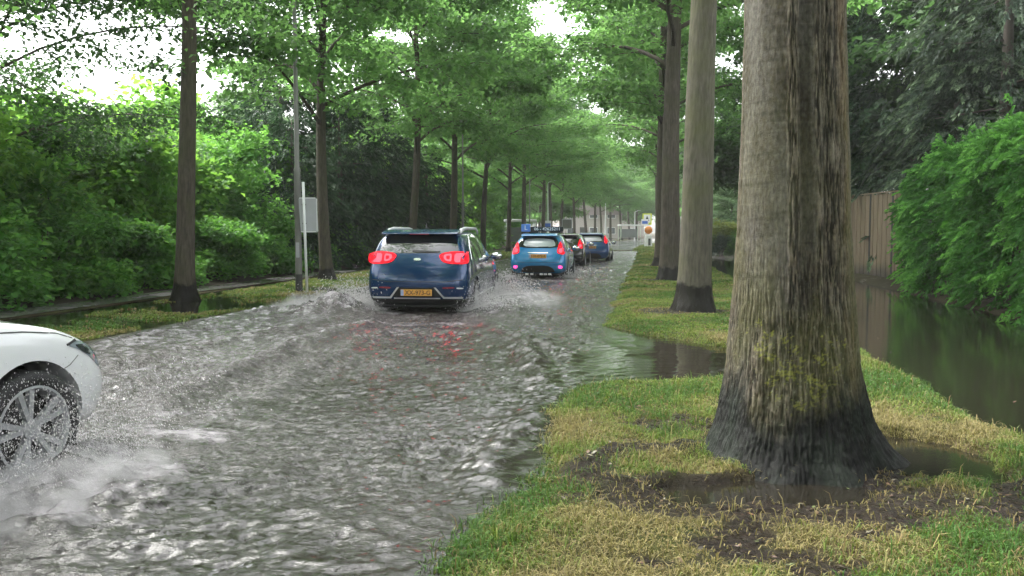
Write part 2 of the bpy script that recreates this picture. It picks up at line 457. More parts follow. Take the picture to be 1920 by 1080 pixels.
wds = np.concatenate([[-9, -5, -2, 0, 1], np.arange(1.6, 2.6, .08), np.arange(2.6, 7.5, .019), geo_steps(7.5, 63.5, 1.0085, .022)])
U, D = np.meshgrid(wus, wds)
WX = U + RS * D + curvev(D); H, FO, RD = wave(WX, D)
# the far edge and footway stay level
foam_sheen = np.zeros_like(H)
# churned wakes behind the cars: centre-line strips (u0, half width, start depth, end depth, strength)
for (uc, hw, d0, d1, s) in ((-3.95, 1.5, 8.5, 15.5, .75), (-3.37, 1.4, 19, 27, .8), (-3.3, 1.3, 28, 36, .7), (-2.7, 1.4, 33, 42, .7), (-3.4, .95, 3.3, 5.9, 1.0)):
    uw = (U - uc) / (hw * (1 + .05 * (d1 - D).clip(0)))
    k = np.exp(-uw ** 4) * sm(d0, (d0 + d1) / 2, D) * (1 - sm(d1, d1 + 1.5, D))
    foam_sheen = np.maximum(foam_sheen, k * s)
    H += k * s * .035 * fbm(WX * 2.4, D * 3.2, 61, 3)
side = np.exp(-((np.abs(U + 3.95) - 1.35) / .5) ** 2) * sm(13, 14.5, D) * (1 - sm(18.5, 20, D))
foam_sheen = np.maximum(foam_sheen, side); H += side * .07 * (.6 + fbm(WX * 3, D * 3, 62, 3))
foam_sheen = np.maximum(foam_sheen, FO * .55)
foam_sheen = np.maximum(foam_sheen, .55 * sm(-4.2, -5.4, U) * sm(9, 12, D) * (1 - sm(20, 25, D)) * RD)  # lighter left water: sky sheen put in as extra foam colour
foam_sheen = np.maximum(foam_sheen, .5 * RD * sm(9, 18, D)); foam_sheen = np.maximum(foam_sheen, .4 * RD * sm(-2.8, -4.4, U) * sm(14, 5, D))  # mid, far and left water lightened likewise, in place of reflected sky
mf = np.zeros_like(H)
for cx, cy, rx, ry, hh, an in ((-2.48, 4.75, .34, .8, .11, .2), (-2.05, 4.1, .45, .45, .05, .2), (-2.95, 14.6, .55, .8, .20, .1), (-3.6, 14.3, .6, .5, .10, .1), (-.25, 15.6, .45, 1.3, .13, .15), (.35, 17.0, .6, 1.2, .08, .15)):
    e_ = np.exp(-ell(WX, D, cx, cy, rx, ry, an) ** 2 * 1.2)
    H += hh * e_ * (.75 + .9 * fbm(WX * 3.2, D * 3.2, 66, 3) + .35 * (1 - 2 * np.abs(noise2(WX * 7, D * 5, 67)))); mf = np.maximum(mf, e_)
foam_sheen = foam_sheen * (.55 + .9 * fbm(WX * 1.1, D * 1.6, 63, 4).clip(-.5, .6))
foam_sheen = np.maximum(foam_sheen, 1.05 * sm(.12, .75, mf) * (.62 + .8 * fbm(WX * 3.5, D * 3.5, 68, 4)))
turb = RD * np.clip(.22 + .6 * sm(-2.2, -4.4, U) + .6 * sm(9, 18, D) + .35 * fbm(WX * .5, D * .5, 64, 2), .15, 1)
V = np.stack([WX.ravel(), D.ravel(), H.ravel()], 1)
n_, m_ = len(wus), len(wds); i = np.arange(n_ * m_).reshape(m_, n_)
Fq = np.stack([i[:-1, :-1], i[:-1, 1:], i[1:, 1:], i[1:, :-1]], -1).reshape(-1, 4)
w = N('flood_water')
fa = w.attr('foam_sheen', 'Fac'); tb = w.attr('turb', 'Fac')
fn = w.noise(9, 6, .65, sc=(1, 1.6, 1)); ff = w.noise(45, 4, .6)
fm = w.ramp(w.math('ADD', w.math('MULTIPLY', fa, 1.1), w.math('MULTIPLY_ADD', fn, 1.3, -.85)), [(.34, 0), (.85, 1)])
deep = w.mix(tb, (.016, .014, .010), (.036, .029, .029))
col = w.mix(w.math('MULTIPLY', fm, .7), deep, w.mix(ff, (.30, .275, .295), (.58, .54, .59)))
rg = w.mix(fm, (.02,) * 3, (.35,) * 3)
b = w.pbr(Base_Color=col, Roughness=rg, IOR=1.33); b.inputs['Specular IOR Level'].default_value = 1.0
wn = w.noise(16, 5, .6, sc=(1, 1.8, 1)); wn2 = w.noise(48, 3, .6, sc=(1, 1.7, 1))
hh = w.math('MULTIPLY', w.math('ADD', wn, w.math('MULTIPLY', wn2, .4)), w.math('MULTIPLY_ADD', tb, .97, .012))
w.set(b.inputs['Normal'], w.bump(hh, .8, .04))
M['water'] = w.done(b)
water = link('flood_water', mesh_np('flood_water', V, Fq, attrs={'foam_sheen': foam_sheen, 'turb': turb}), M['water'])
tag(water, kind='structure')

# ------------------------------------------------------------------ grass
def blades(n, ufun, dfun, hmin, hmax, wd, seed, lean=.7, keep=1., thr=-.012):
    r = np.random.default_rng(seed)
    d = dfun(r, n); u = ufun(r, n); X = u + RS * d + curvev(d); Z = gz(X, d)
    mud = mudmask(X, d)
    ok = (Z > thr) & (r.random(n) > np.clip(mud * 1.15, 0, .93)) & (r.random(n) < .62 + 1.3 * np.clip(fbm(X * 7, d * 7, 75, 2) + .25, 0, .5))
    tr = ell(X, d, *TREE1, .5, .45) > 1
    ok &= tr
    X = X[ok]; d = d[ok]; Z = Z[ok]; mud = mud[ok]; k = len(X)
    h = (hmin + (hmax - hmin) * r.random(k) ** 1.6) * (.75 + .9 * np.clip(noise2(X * 2.2, d * 2.2, 71) + .4, 0, 1))
    az = r.random(k) * 2 * PI; ln = lean * (.3 + r.random(k)); fa = az + PI / 2 + r.normal(0, .4, k)
    # facing mostly at random
    tx, ty = np.cos(az) * ln, np.sin(az) * ln; sx, sy = np.cos(fa) * wd * .5, np.sin(fa) * wd * .5
    if hasattr(wd, '__len__'): pass
    z0 = Z - .008
    b0 = np.stack([X - sx, d - sy, z0], 1); b1 = np.stack([X + sx, d + sy, z0], 1)
    m0 = np.stack([X - sx * .8 + tx * h * .35, d - sy * .8 + ty * h * .35, z0 + h * .62], 1)
    m1 = np.stack([X + sx * .8 + tx * h * .35, d + sy * .8 + ty * h * .35, z0 + h * .62], 1)
    t = np.stack([X + tx * h, d + ty * h, z0 + h * np.maximum(.12, 1 - .42 * ln)], 1)
    V = np.stack([b0, b1, m0, m1, t], 1).reshape(-1, 3)
    i = np.arange(k)[:, None] * 5
    Q = i + np.array([[0, 1, 3, 2]]); T = i + np.array([[2, 3, 4]])
    # colour: green / yellow-green / straw patches
    p = 1.3 * fbm(X * .7, d * .6, 72, 3) + .45 * noise2(X * 5, d * 5, 73) + r.normal(0, .16, k)
    g1 = np.array([.06, .15, .026]); g2 = np.array([.175, .25, .05]); g3 = np.array([.31, .26, .115])
    a = sm(-.35, .05, p)[:, None]; b = sm(.12, .5, p + .55 * mud - .16 * sm(6.5, 10, d) + .22 * sm(5.2, 3.8, d) )[:, None]
    c = g1 * (1 - a) + g2 * a; c = c * (1 - b) + g3 * b
    c = c * (.45 + .85 * r.random(k))[:, None]
    dead = r.random(k) < .1 + .2 * mud
    c[dead] = np.array([.30, .22, .10]) * (.5 + .6 * r.random(dead.sum()))[:, None]
    return V, Q, T, np.repeat(c, 5, 0)
gm = N('grass_blades'); cA = gm.attr('Col')
b = gm.pbr(Base_Color=cA, Roughness=.55); b.inputs['Specular IOR Level'].default_value = .3
t = gm.n('BsdfTranslucent'); gm.set(t.inputs[0], gm.mix(.3, cA, (.35, .45, .06)))
mx = gm.n('MixShader', Fac=.3); gm.set(mx.inputs[1], b.outputs[0]); gm.set(mx.inputs[2], t.outputs[0])
M['grass'] = gm.done(mx)
uni = lambda a, b: (lambda r, n: a + (b - a) * r.random(n))
lot = [
    blades(170000, uni(-1.15, 3.0), uni(2.7, 6.2), .012, .05, .005, 1, 1.3),
    blades(90000, uni(-1.15, 2.7), uni(6.2, 11), .018, .05, .009, 2, 1.3),
    blades(90000, uni(-1.15, 2.7), uni(11, 20), .014, .034, .018, 3, 1.),
    blades(70000, uni(-1.15, 2.8), uni(20, 45), .015, .04, .04, 4, 1.),
    blades(20000, uni(-1.15, 2.8), uni(45, 90), .05, .10, .09, 5, .8),
    blades(60000, uni(-9.75, -7.1), uni(9, 30), .025, .06, .03, 6, .9, thr=.0),
    blades(20000, uni(-9.75, -7.1), uni(30, 80), .04, .09, .07, 7, .9, thr=.0),
    blades(9000, uni(-1.1, 2.9), uni(2.7, 9), .05, .11, .006, 9, .9, thr=-.03),
    blades(5000, uni(-1.3, 2.9), uni(3.5, 12), .03, .08, .007, 10, .9, thr=-.06),
    # drowned tips near the water line
    blades(16000, uni(-1.5, -.5), uni(2.7, 12), .03, .075, .007, 8, .9, thr=-.05),
]
Vs, Qs, Ts, Cs = [], [], [], []; o_ = 0
for V, Q, T, c in lot:
    Vs.append(V); Qs.append(Q + o_); Ts.append(T + o_); Cs.append(c); o_ += len(V)
grass = link('grass', mesh_np('grass', np.concatenate(Vs), [np.concatenate(Qs), np.concatenate(Ts)], cols=np.concatenate(Cs), smooth=False), M['grass'])
tag(grass, 'yellow green grass growing on the verges beside the flooded road', 'grass', kind='stuff')

# litter: fallen leaves, petals and bits of twig on mud, grass and water
def litter():
    r = np.random.default_rng(5); n = 4200
    d = 3 + 9 * r.random(n) ** 1.5; u = -1 + 6.2 * r.random(n); X = u + RS * d
    Z = np.maximum(gz(X, d), .0) + .006
    keep = (mudmask(X, d) > .35) | (r.random(n) < .10); keep &= ell(X, d, *TREE1, .5, .45) > 1
    keep &= ~((gz(X, d) < -.03) & (r.random(n) > .08))
    X, d, Z = X[keep], d[keep], Z[keep]; k = len(X)
    az = r.random(k) * 2 * PI; L = .007 + .015 * r.random(k) ** 2; W = L * (.2 + .5 * r.random(k))
    t = np.stack([np.cos(az), np.sin(az), r.normal(0, .25, k)], 1) * L[:, None]; s = np.stack([-np.sin(az), np.cos(az), r.normal(0, .3, k)], 1) * W[:, None]
    c = np.stack([X, d, Z], 1)
    V = np.stack([c - t, c + s, c + t, c - s], 1).reshape(-1, 3)
    Q = np.arange(k)[:, None] * 4 + np.array([[0, 1, 2, 3]])
    pal = np.array([(.07, .04, .025), (.13, .08, .04), (.04, .03, .02), (.2, .18, .13), (.10, .13, .04), (.17, .09, .045)])
    col = pal[r.integers(0, len(pal), k)] * (.6 + .7 * r.random(k))[:, None]
    m = N('leaf_litter'); b = m.pbr(Base_Color=m.attr('Col'), Roughness=.5); mt = m.done(b)
    o = link('leaf_litter', mesh_np('leaf_litter', V, Q, cols=np.repeat(col, 4, 0), smooth=False), mt)
    tag(o, 'brown leaf litter and twig bits on the mud round the near tree', 'litter', kind='stuff')
litter()
# ------------------------------------------------------------------ plants
def quads(c, t, s, L, W, droop=.0):
    """diamond leaves: centre base c, tip direction t, side s"""
    mid = c + t * (L * .45)[:, None]; mid[:, 2] += .12 * L
    tip = c + t * L[:, None]; tip[:, 2] -= droop * L
    V = np.stack([c, mid + s * W[:, None], tip, mid - s * W[:, None]], 1).reshape(-1, 3)
    return V, np.arange(len(c))[:, None] * 4 + np.array([[0, 1, 2, 3]])
def unit(v): return v / np.maximum(1e-9, np.linalg.norm(v, axis=-1, keepdims=True))
def leafcloud(cc, per, spread, L0, W0, r, flat=.55, out=None, droop=.25):
    n = len(cc) * per; c = np.repeat(cc, per, 0) + r.normal(0, 1, (n, 3)) * np.array(spread)
    az = r.random(n) * 2 * PI; t = np.stack([np.cos(az), np.sin(az), r.normal(-droop, .35, n)], 1)
    if out is not None: t = t + np.repeat(out, per, 0) * 1.0
    t = unit(t)
    nn = unit(np.stack([r.normal(0, flat, n), r.normal(0, flat, n), np.ones(n)], 1))
    s = unit(np.cross(nn, t)); L = L0 * (.6 + .7 * r.random(n)); W = L * W0
    return quads(c, t, s, L, W, droop * .3)

def tree_variant(seed, H=14., z0=4.8, R=4.6, r0=.18, nl=20, flare=1.6, per=36, leaf=.15, bend=.15, twig_r=1.0, lr=.062):
    r = np.random.default_rng(seed); mb = MB()
    ph = r.random() * 6.28
    def axis(z): 
        k = z / H; return np.array([bend * math.sin(k * 4 + ph) - bend * math.sin(ph), bend * .7 * (math.sin(k * 5 + ph * 2) - math.sin(ph * 2)), z])
    zs = [-.3, 0, .12, .3, .6, 1, 1.6, 2.4, 3.3, 4.2, 5, 6, 7.5, 9, 10.5, H - 1]
    V = []; n = 20
    for z in zs:
        rr = r0 * (1 - .8 * max(0, z) / H) * (1 + (flare - 1) * math.exp(-max(z, 0) / .22)); a = axis(max(z, 0)); a[2] = z
        for k in range(n):
            an = 2 * PI * k / n; lobe = 1 + (.10 * math.cos(4 * an + ph) + .07 * math.cos(7 * an)) * math.exp(-max(z, 0) / .35) + .03 * math.sin(an * 3 + z * 1.3)
            V.append((a[0] + rr * lobe * math.cos(an), a[1] + rr * lobe * math.sin(an), z))
    Fc = [(i * n + k, i * n + (k + 1) % n, (i + 1) * n + (k + 1) % n, (i + 1) * n + k) for i in range(len(zs) - 1) for k in range(n)]
    mb.add(V, Fc)
    cc = []; oo = []
    for i in range(nl):
        k = i / (nl - 1); h = z0 + (H - 1.2 - z0) * k ** .9; az = i * 2.4 + r.normal(0, .35)
        Ln = R * (1.05 - .55 * k ** 1.6) * (.8 + .35 * r.random()); el = math.radians(34 + 30 * k + r.normal(0, 6))
        p = axis(h); pts = [p.copy()]; dirh = np.array([math.cos(az), math.sin(az)])
        m = 7
        for j in range(m):
            e = el * (1 - 1.35 * j / m) ; az += r.normal(0, .1); dirh = np.array([math.cos(az), math.sin(az)])
            p = p + np.array([dirh[0] * math.cos(e), dirh[1] * math.cos(e), math.sin(e)]) * Ln / m; pts.append(p.copy())
        rb = lr * (1 - .5 * k)
        mb.tube(pts, [rb * (1 - .85 * q / m) + .006 for q in range(m + 1)], 6)
        for q in range(2, m + 1):
            for sgn in (-1, 1):
                if r.random() < .12: continue
                b = pts[q]; a2 = az + sgn * r.uniform(.6, 1.25); l2 = Ln * r.uniform(.22, .42) * (1.1 - .35 * q / m)
                d2 = np.array([math.cos(a2), math.sin(a2), r.normal(.02, .18)]); e_ = b + d2 * l2; e_[2] -= .12 * l2
                mb.tube([b, (b + e_) / 2 + np.array([0, 0, .05 * l2]), e_], [.018 * twig_r, .012 * twig_r, .005], 4, cap=False)
                for f in (.3, .55, .8, 1.05):
                    c = b + (e_ - b) * f; c[2] += r.normal(0, .08); cc.append(c); oo.append(d2)
        cc.append(pts[-1]); oo.append(np.array([dirh[0], dirh[1], 0]))
    cc = np.array(cc); oo = np.array(oo)
    # uneven density: drop some clumps
    kk = noise2(cc[:, 0] * .8, cc[:, 1] * .8 + cc[:, 2], seed) > -.33
    cc, oo = cc[kk], oo[kk]
    V, Q = leafcloud(cc, per, (.30, .30, .13), leaf, .36, r, .5, oo * .5, .35)
    return mb.mesh('trunk', True), mesh_np('crown', V, Q, smooth=False)

def place_tree(name, var, loc, rz, sc, lm, bm, label, cat='tree', group=None, szz=1.):
    t = empty(name, loc, rz); t.scale = (sc, sc, sc * szz)
    a = bpy.data.objects.new('trunk', var[0]); b = bpy.data.objects.new('crown', var[1])
    for o, mt in ((a, bm), (b, lm)):
        C.objects.link(o); o.parent = t
        if not o.data.materials: o.data.materials.append(mt)
        o.material_slots[0].link = 'OBJECT'; o.material_slots[0].material = mt
    r_ = np.random.default_rng(int(abs(loc[0] * 37 + loc[1] * 11))); t.rotation_euler = (r_.normal(0, .012), r_.normal(0, .016), rz)
    tag(t, label, cat, group); return t

ORD = ['first', 'second', 'third', 'fourth', 'fifth', 'sixth', 'seventh', 'eighth', 'ninth', 'tenth', 'eleventh', 'twelfth', 'thirteenth', 'fourteenth', 'fifteenth', 'sixteenth', 'seventeenth', 'eighteenth', 'nineteenth', 'twentieth']
LV = [tree_variant(100 + k, H=14.5, z0=4.7, R=5.3, r0=.19, nl=25, bend=.12 + .07 * k, leaf=.19) for k in range(3)]
RV = [tree_variant(200 + k, H=16, z0=5.6, R=5.3, r0=.27, nl=25, bend=.06, flare=1.45, leaf=.19) for k in range(2)]

left = [(9.0, -9.3), (16.95, -9.25), (24.0, -9.05), (33.3, -9.3), (40.7, -9.35), (48, -9.3), (56, -9.2), (63, -9.2)]
d = 71
while d < 150: left.append((d, -9.2 + .3 * math.sin(d))); d += 7.7
OW = tree_variant(152, H=15, z0=5.6, R=4.6, r0=.19, nl=18, per=20, leaf=.14, bend=.12)
OV = tree_variant(150, H=12.5, z0=2.9, R=5.6, r0=.19, nl=24, per=38, leaf=.085, bend=.1, twig_r=.5, lr=.032)
for k, (d, u) in enumerate(left):
    p = P(u, d)
    z = float(gz(p[0], p[1])) - .02
    sc = [1, 1.0, .93, .92, 1.0, .92, .85, 1.][k % 8]
    what = 'lime tree, only its hanging leaves in view' if k == 0 else ('%s slender lime tree of the row left of the road' % ORD[k - 1] if k < 8 else 'distant slender lime tree far down the left row')
    if k == 1: what = 'slender dark lime tree standing alone left of the grey lamp column'
    if k == 2: what = 'slender lime tree just right of the grey sign board'
    place_tree('lime_tree', OV if k == 0 else (OW if k == 1 else LV[(k * 2 + 1) % 3]), (p[0], p[1], z), k * 1.7 + .4, sc, M['lime_leaf'], M['bark'], what, group='lime trees lining the left side of the road')
RV.append(tree_variant(204, H=16, z0=7.4, R=3.8, r0=.27, nl=18, bend=.05, flare=1.45, leaf=.19))  # crown above the view, raised and narrowed to open the sky over the water
right = [(14.3, P(.77, 14.3)[0], 1.04), (23.4, 4.32, 1.02), (32.7, 5.7, .95), (42, 7.45, .95), (51.2, 8.95, .95), (60.5, 10.4, .9)]
d = 104
while d < 150: right.append((d, P(.75, d)[0], .9)); d += 9.2
for k, (d, x, sc) in enumerate(right):
    what = 'thick %s trunked tree, %s one behind the big near tree' % ('grey' if k < 1 else 'dark', ORD[k]) if k < 6 else 'distant tree far down the right row'
    place_tree('avenue_tree', RV[2 if k == 0 else k % 2], (x, d, float(gz(x, d)) - .02), k * 2.1, sc, M['lime_leaf'], M['bark_grey'] if k < 1 else M['bark'], what, group='big trees lining the right side of the road')
for k, (d, u) in enumerate([(-4.4, .8), (-13.6, .75), (-22.8, .75), (-33, .75)]):
    place_tree('avenue_tree', RV[k % 2], (P(u, d)[0], d, 0), k * 1.3, 1, M['lime_leaf'], M['bark_grey'], '%s avenue tree standing on the verge behind the viewer' % ORD[k], group='big trees lining the right side of the road')
for k, (d, u) in enumerate([(1.4, -9.3), (-6.2, -9.2), (-14, -9.3), (-22, -9.2)]):
    place_tree('lime_tree', LV[k % 3], (P(u, d)[0], d, 0), k * 1.3, 1, M['lime_leaf'], M['bark'], '%s lime tree of the left row behind the viewer' % ORD[k], group='lime trees lining the left side of the road')

# the near tree: own high-resolution trunk
def near_trunk():
    nz, nt = 560, 420
    zs = np.concatenate([np.linspace(-.12, 3.0, nz - 30), np.linspace(3.05, 15, 30)]); th = np.linspace(0, 2 * PI, nt, endpoint=False)
    T, Z = np.meshgrid(th, zs); zp = np.maximum(Z, 0)
    base = np.interp(Z, [-.2, 0, .1, .25, .45, .6, 1, 1.38, 2, 2.65, 6, 15], [.60, .535, .485, .44, .402, .382, .348, .324, .30, .281, .23, .09])
    # root lobes; theta 0 = +x (right), -pi/2 = towards the camera
    def lobe(a, w, amp): return amp * np.exp(-(((T - a + PI) % (2 * PI) - PI) / w) ** 2)
    fl = np.exp(-zp / .16)
    rr = base + fl * (lobe(-.15, .28, .15) + lobe(PI + .25, .3, .06) + lobe(-1.2, .35, .05) + lobe(-2.1, .3, .06) + lobe(1.5, .4, .1) + .015 * np.sin(T * 9)) + np.exp(-zp / .4) * (lobe(-.62, .16, -.055) + lobe(-1.75, .2, -.02) + lobe(-2.5, .2, -.022))
    fl2 = np.exp(-zp / .6); rr += fl2 * (.018 * np.sin(T * 5 + 1) + .012 * np.sin(T * 8 + 2)) + .006 * np.sin(T * 3 + Z)
    s = T * .36
    # fluting between the smooth and ribbed bands
    wob = .05 * noise2(s * 2, Z * .9, 301)
    a = (T + wob * 2) / PI * 180 - 360
    a = np.where(a < -180, a + 360, a)
    # visible half: a from -180 (left) through -90 (camera) to 0 (right)
    def band(c, w, soft=.35): return 1 - sm(w * (1 - soft), w * (1 + soft), np.abs(a - c))
    ribs = np.clip(band(-57, 19) + band(-108, 5.5, .8) * .9 + band(-82, 3.5, .8) * .95 + .5 * band(-20, 14) + .8 * (np.abs(a) < 0) + .85 * np.where((a > 0) & (a < 180), .8, 0) + .30 * band(-150, 16) * sm(1.9, 1.2, Z), 0, 1)
    ribs = np.maximum(ribs, .75 * sm(1.5, .75, Z + .1 * noise2(s * 9, Z, 300)))
    sw = s + .012 * noise2(s * 7, Z * 3.5, 302) + .007 * noise2(s * 16, Z * 11, 303) + .003 * noise2(s * 40, Z * 30, 326)
    r1 = noise2(sw * 62, Z * 3.6, 304); r2 = noise2(sw * 130, Z * 14, 305)
    fis = 1 - np.abs(r1) * 2.7; fis2 = 1 - np.abs(r2) * 2.5
    crack = sm(.55, .95, fis)                     # narrow dark fissure lines
    ridgep = sm(.25, .62, np.abs(r1) * 2)           # raised plates
    cross = sm(.3, .6, noise2(s * 14, Z * 26, 306))
    flute = -.012 * band(-97, 8, .6) - .016 * band(-72, 5.5, .7) + .006 * band(-108, 6)
    disp = ribs * (.0055 * ridgep - .0065 * crack + .003 * fis2) + .0035 * fbm(s * 12, Z * 3, 307, 4) + flute * sm(.4, 1., Z) - .0018 * cross * (1 - ribs) * sm(.3, .5, noise2(s * 4, Z * 9, 308))
    low = sm(.75, .35, Z); disp += low * (.0025 * fbm(s * 26, Z * 10, 325, 3) + .009 * fbm(s * 9, Z * 4, 309, 4) - .006 * sm(.6, .95, 1 - np.abs(noise2(s * 30, Z * 6, 310)) * 2.4))
    rr = rr + disp
    X = rr * np.cos(T) - .018 * zp + .01; Y = rr * np.sin(T)
    V = np.stack([X.ravel(), Y.ravel(), Z.ravel()], 1)
    # bark colour
    def c3(*v): return np.array(v)
    n1 = fbm(s * 5, Z * 1.2, 311, 4); n2 = fbm(s * 30, Z * 30, 312, 3); n3 = fbm(s * 10, Z * 14, 313, 3)
    A = np.ones(T.shape + (1,))
    col = c3(.112, .102, .083) * A + (n1 * .06 + n2 * .05)[..., None]
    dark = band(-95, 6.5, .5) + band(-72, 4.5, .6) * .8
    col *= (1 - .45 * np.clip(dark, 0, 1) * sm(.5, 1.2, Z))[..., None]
    col = col * (1 - .4 * ribs[..., None]) + ribs[..., None] * (ridgep[..., None] * c3(.135, .115, .085) * (1 + .5 * n3[..., None]))
    tan = ribs * sm(.45, .85, 1 - np.abs(r1 - .16) * 6) * (.45 + .8 * np.clip(n3 + .4, 0, 1))
    col = col * (1 - .6 * tan[..., None]) + (.6 * tan)[..., None] * c3(.30, .245, .175)
    col *= (1 - .55 * ribs * crack)[..., None]
    ochre = band(-42, 12, .5) * sm(-.2, .5, n1 + .2); col = col * (1 - .3 * ochre[..., None]) + .3 * ochre[..., None] * c3(.25, .15, .05)
    hb = sm(.25, .5, noise2(s * 2.4, Z * 30, 314)) * (1 - ribs); col *= (1 - .35 * hb)[..., None]; col *= (1 + .35 * sm(.3, .5, noise2(s * 3, Z * 44, 327)) * (1 - ribs))[..., None]
    green = np.clip(1.15 * sm(-.25, .45, fbm(s * 3, Z * 1.3, 315, 4) + .25) * (.35 + .9 * band(-15, 24, .5) + .3 * sm(1.4, .8, Z)), 0, .85) * sm(3.2, 1.2, Z)
    col = col * (1 - .42 * green[..., None]) + .42 * green[..., None] * c3(.15, .155, .04)
    wet = sm(.16, -.12, Z - (.42 + .09 * np.sin(T * 2 + 2.2) + .16 * noise2(s * 3, Z * .5 + 2, 316) + .10 * noise2(s * 14, Z * 5, 317) + .05 * noise2(s * 50, Z * 20, 323)))
    # yellow-green lichen specks above the wet line
    cl = fbm(s * 11, Z * 11, 321, 4) + .10 - 1.1 * sm(.05, .42, np.abs(Z - .66 + .12 * np.sin(T * 3))) - .7 * sm(22, 60, np.abs(a + 100))
    lp = .75 * sm(.10, .26, noise2(s * 60, Z * 60, 318) * .6 + noise2(s * 120, Z * 120, 322) * .35 + cl * .6 - .03)
    lp2 = sm(.40, .47, noise2(s * 55, Z * 55, 319)) * sm(1.5, .3, Z) * .75
    col = col * (1 - .85 * lp[..., None]) + .85 * lp[..., None] * c3(.33, .34, .07)
    col = col * (1 - .6 * lp2[..., None]) + .6 * lp2[..., None] * c3(.42, .44, .30)
    wc = (c3(.020, .021, .019) * A) * (1 + 1.3 * n1[..., None] + 1.1 * n2[..., None]) * (1 - .5 * sm(.5, .9, 1 - np.abs(noise2(s * 26, Z * 9, 324)) * 2.4))[..., None] 
    gr = sm(0, .5, fbm(s * 6, Z * 3, 320, 3) + .1)[..., None]; wc = wc * (1 - .4 * gr) + .4 * gr * c3(.030, .042, .030)
    col = col * (1 - wet[..., None]) + wet[..., None] * wc
    col = np.clip(col, .006, 1)
    i = np.arange(nz * nt).reshape(nz, nt); j = np.roll(i, -1, 1)
    Q = np.stack([i[:-1], j[:-1], j[1:], i[1:]], -1).reshape(-1, 4)
    m = N('near_tree_bark'); cA = m.attr('Col'); we = m.attr('wet', 'Fac')
    f1 = m.noise(60, 6, .7, sc=(1, 1, .35)); f2 = m.noise(220, 4, .6)
    cm = m.mix(.75, cA, m.mix(m.ramp(f1, [(.32, 0), (.68, 1)]), (.35, .35, .35), (1.45, 1.45, 1.45)), 'MULTIPLY')
    b = m.pbr(Base_Color=cm, Roughness=m.mix(we, (.85,) * 3, (.55,) * 3)); b.inputs['Specular IOR Level'].default_value = .22
    m.set(b.inputs['Normal'], m.bump(m.math('ADD', f1, m.math('MULTIPLY', f2, .5)), .8, .012))
    return mesh_np('trunk', V, Q, cols=col.reshape(-1, 3), attrs={'wet': wet}), m.done(b)
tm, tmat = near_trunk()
nt_ = empty('avenue_tree', (TREE1[0], TREE1[1], 0), 0)
tag(nt_, 'big near tree with ribbed grey bark, wet black foot and yellow lichen', 'tree', 'big trees lining the right side of the road')
link('trunk', tm, tmat, nt_)
# its unseen crown is kept small and high to let sky light in: limbs and leaves start at 7 m
cv = tree_variant(260, H=16.5, z0=7.6, R=3.2, r0=.12, nl=16, flare=1, per=20, leaf=.16, bend=0)
lb = link('limbs', cv[0], M['bark_grey'], nt_)
link('crown', cv[1], M['lime_leaf'], nt_)
# small epicormic shoots on the trunks
def shoot(name, loc, n, seed, parent, s=.05, mat='yellow_leaf'):
    r = np.random.default_rng(seed); cc = np.array([[0, -.02 * k, .02 * k] for k in range(n)])
    V, Q = leafcloud(cc, 4, (.03, .02, .02), s, .3, r, .6, None, .1)
    o = link(name, mesh_np(name, V, Q, smooth=False), M[mat], parent); o.location = loc; return o


# ---- shrubs
def shrub_variant(seed, rx, ry, h, n, per, leaf, spread=(.16, .16, .12), wid=.34, lobes=9):
    r = np.random.default_rng(seed)
    L = [(r.uniform(-.65, .65) * rx, r.uniform(-.65, .65) * ry, r.uniform(.2, .86) * h, r.uniform(.22, .42)) for _ in range(lobes)]
    cc = []; oo = []
    for k in range(n):
        lx, ly, lz, lr = L[r.integers(lobes)]
        v = unit(r.normal(0, 1, 3)); rad = lr * (.70 + .35 * r.random())
        p = np.array([lx + v[0] * rad * rx, ly + v[1] * rad * ry, lz + v[2] * rad * h * .6])
        if p[2] < .03: p[2] = abs(p[2]) * .5 + .05
        cc.append(p); oo.append(v)
    # skirt
    for k in range(n // 4):
        an = r.random() * 2 * PI; q = r.uniform(.75, 1.0); cc.append(np.array([math.cos(an) * rx * q, math.sin(an) * ry * q, r.uniform(.03, .35) * h])); oo.append(np.array([math.cos(an), math.sin(an), .2]))
    V, Q = leafcloud(np.array(cc), per, spread, leaf, wid, r, .55, np.array(oo) * .9, .25)
    mb = MB()
    for k in range(7):
        a = r.random() * 6.28; q = r.uniform(.3, .7)
        e = (math.cos(a) * rx * q, math.sin(a) * ry * q, h * r.uniform(.55, .85))
        mb.tube([(math.cos(a) * .1, math.sin(a) * .1, -.05), (e[0] * .4, e[1] * .4, e[2] * .5), e], [.035, .022, .008], 5)
    return mb.mesh('stem', True), mesh_np('foliage', V, Q, smooth=False)
def place_shrub(name, var, loc, rz, sc, mat, label, cat='shrub', group=None):
    t = empty(name, loc, rz); t.scale = sc
    a = bpy.data.objects.new('stem', var[0]); b = bpy.data.objects.new('foliage', var[1])
    for o, mt in ((a, M['twig']), (b, mat)):
        C.objects.link(o); o.parent = t
        if not o.data.materials: o.data.materials.append(mt)
        o.material_slots[0].link = 'OBJECT'; o.material_slots[0].material = mt
    return tag(t, label, cat, group)
SV = [shrub_variant(300 + k, 1.7, 1.7, 2.0, 380, 30, .14, (.15, .15, .09), .36, 14) for k in range(3)]
TV = [shrub_variant(320 + k, 2.1, 2.1, 3.6, 560, 30, .17, (.2, .2, .11), .36, 16) for k in range(3)]
r = np.random.default_rng(11)
def nearlabel(d, what):
    if d < 9: return what + ' left of the viewer, outside the picture'
    if d < 14: return what + ' at the left edge of the picture'
    if d < 20: return what + ' behind the first left trunk'
    if d < 26: return what + ' behind the lamp column and sign board'
    if d < 40: return what + ' in the dark between the left trunks'
    return what + ' far off'
d = 9.5; k = 0
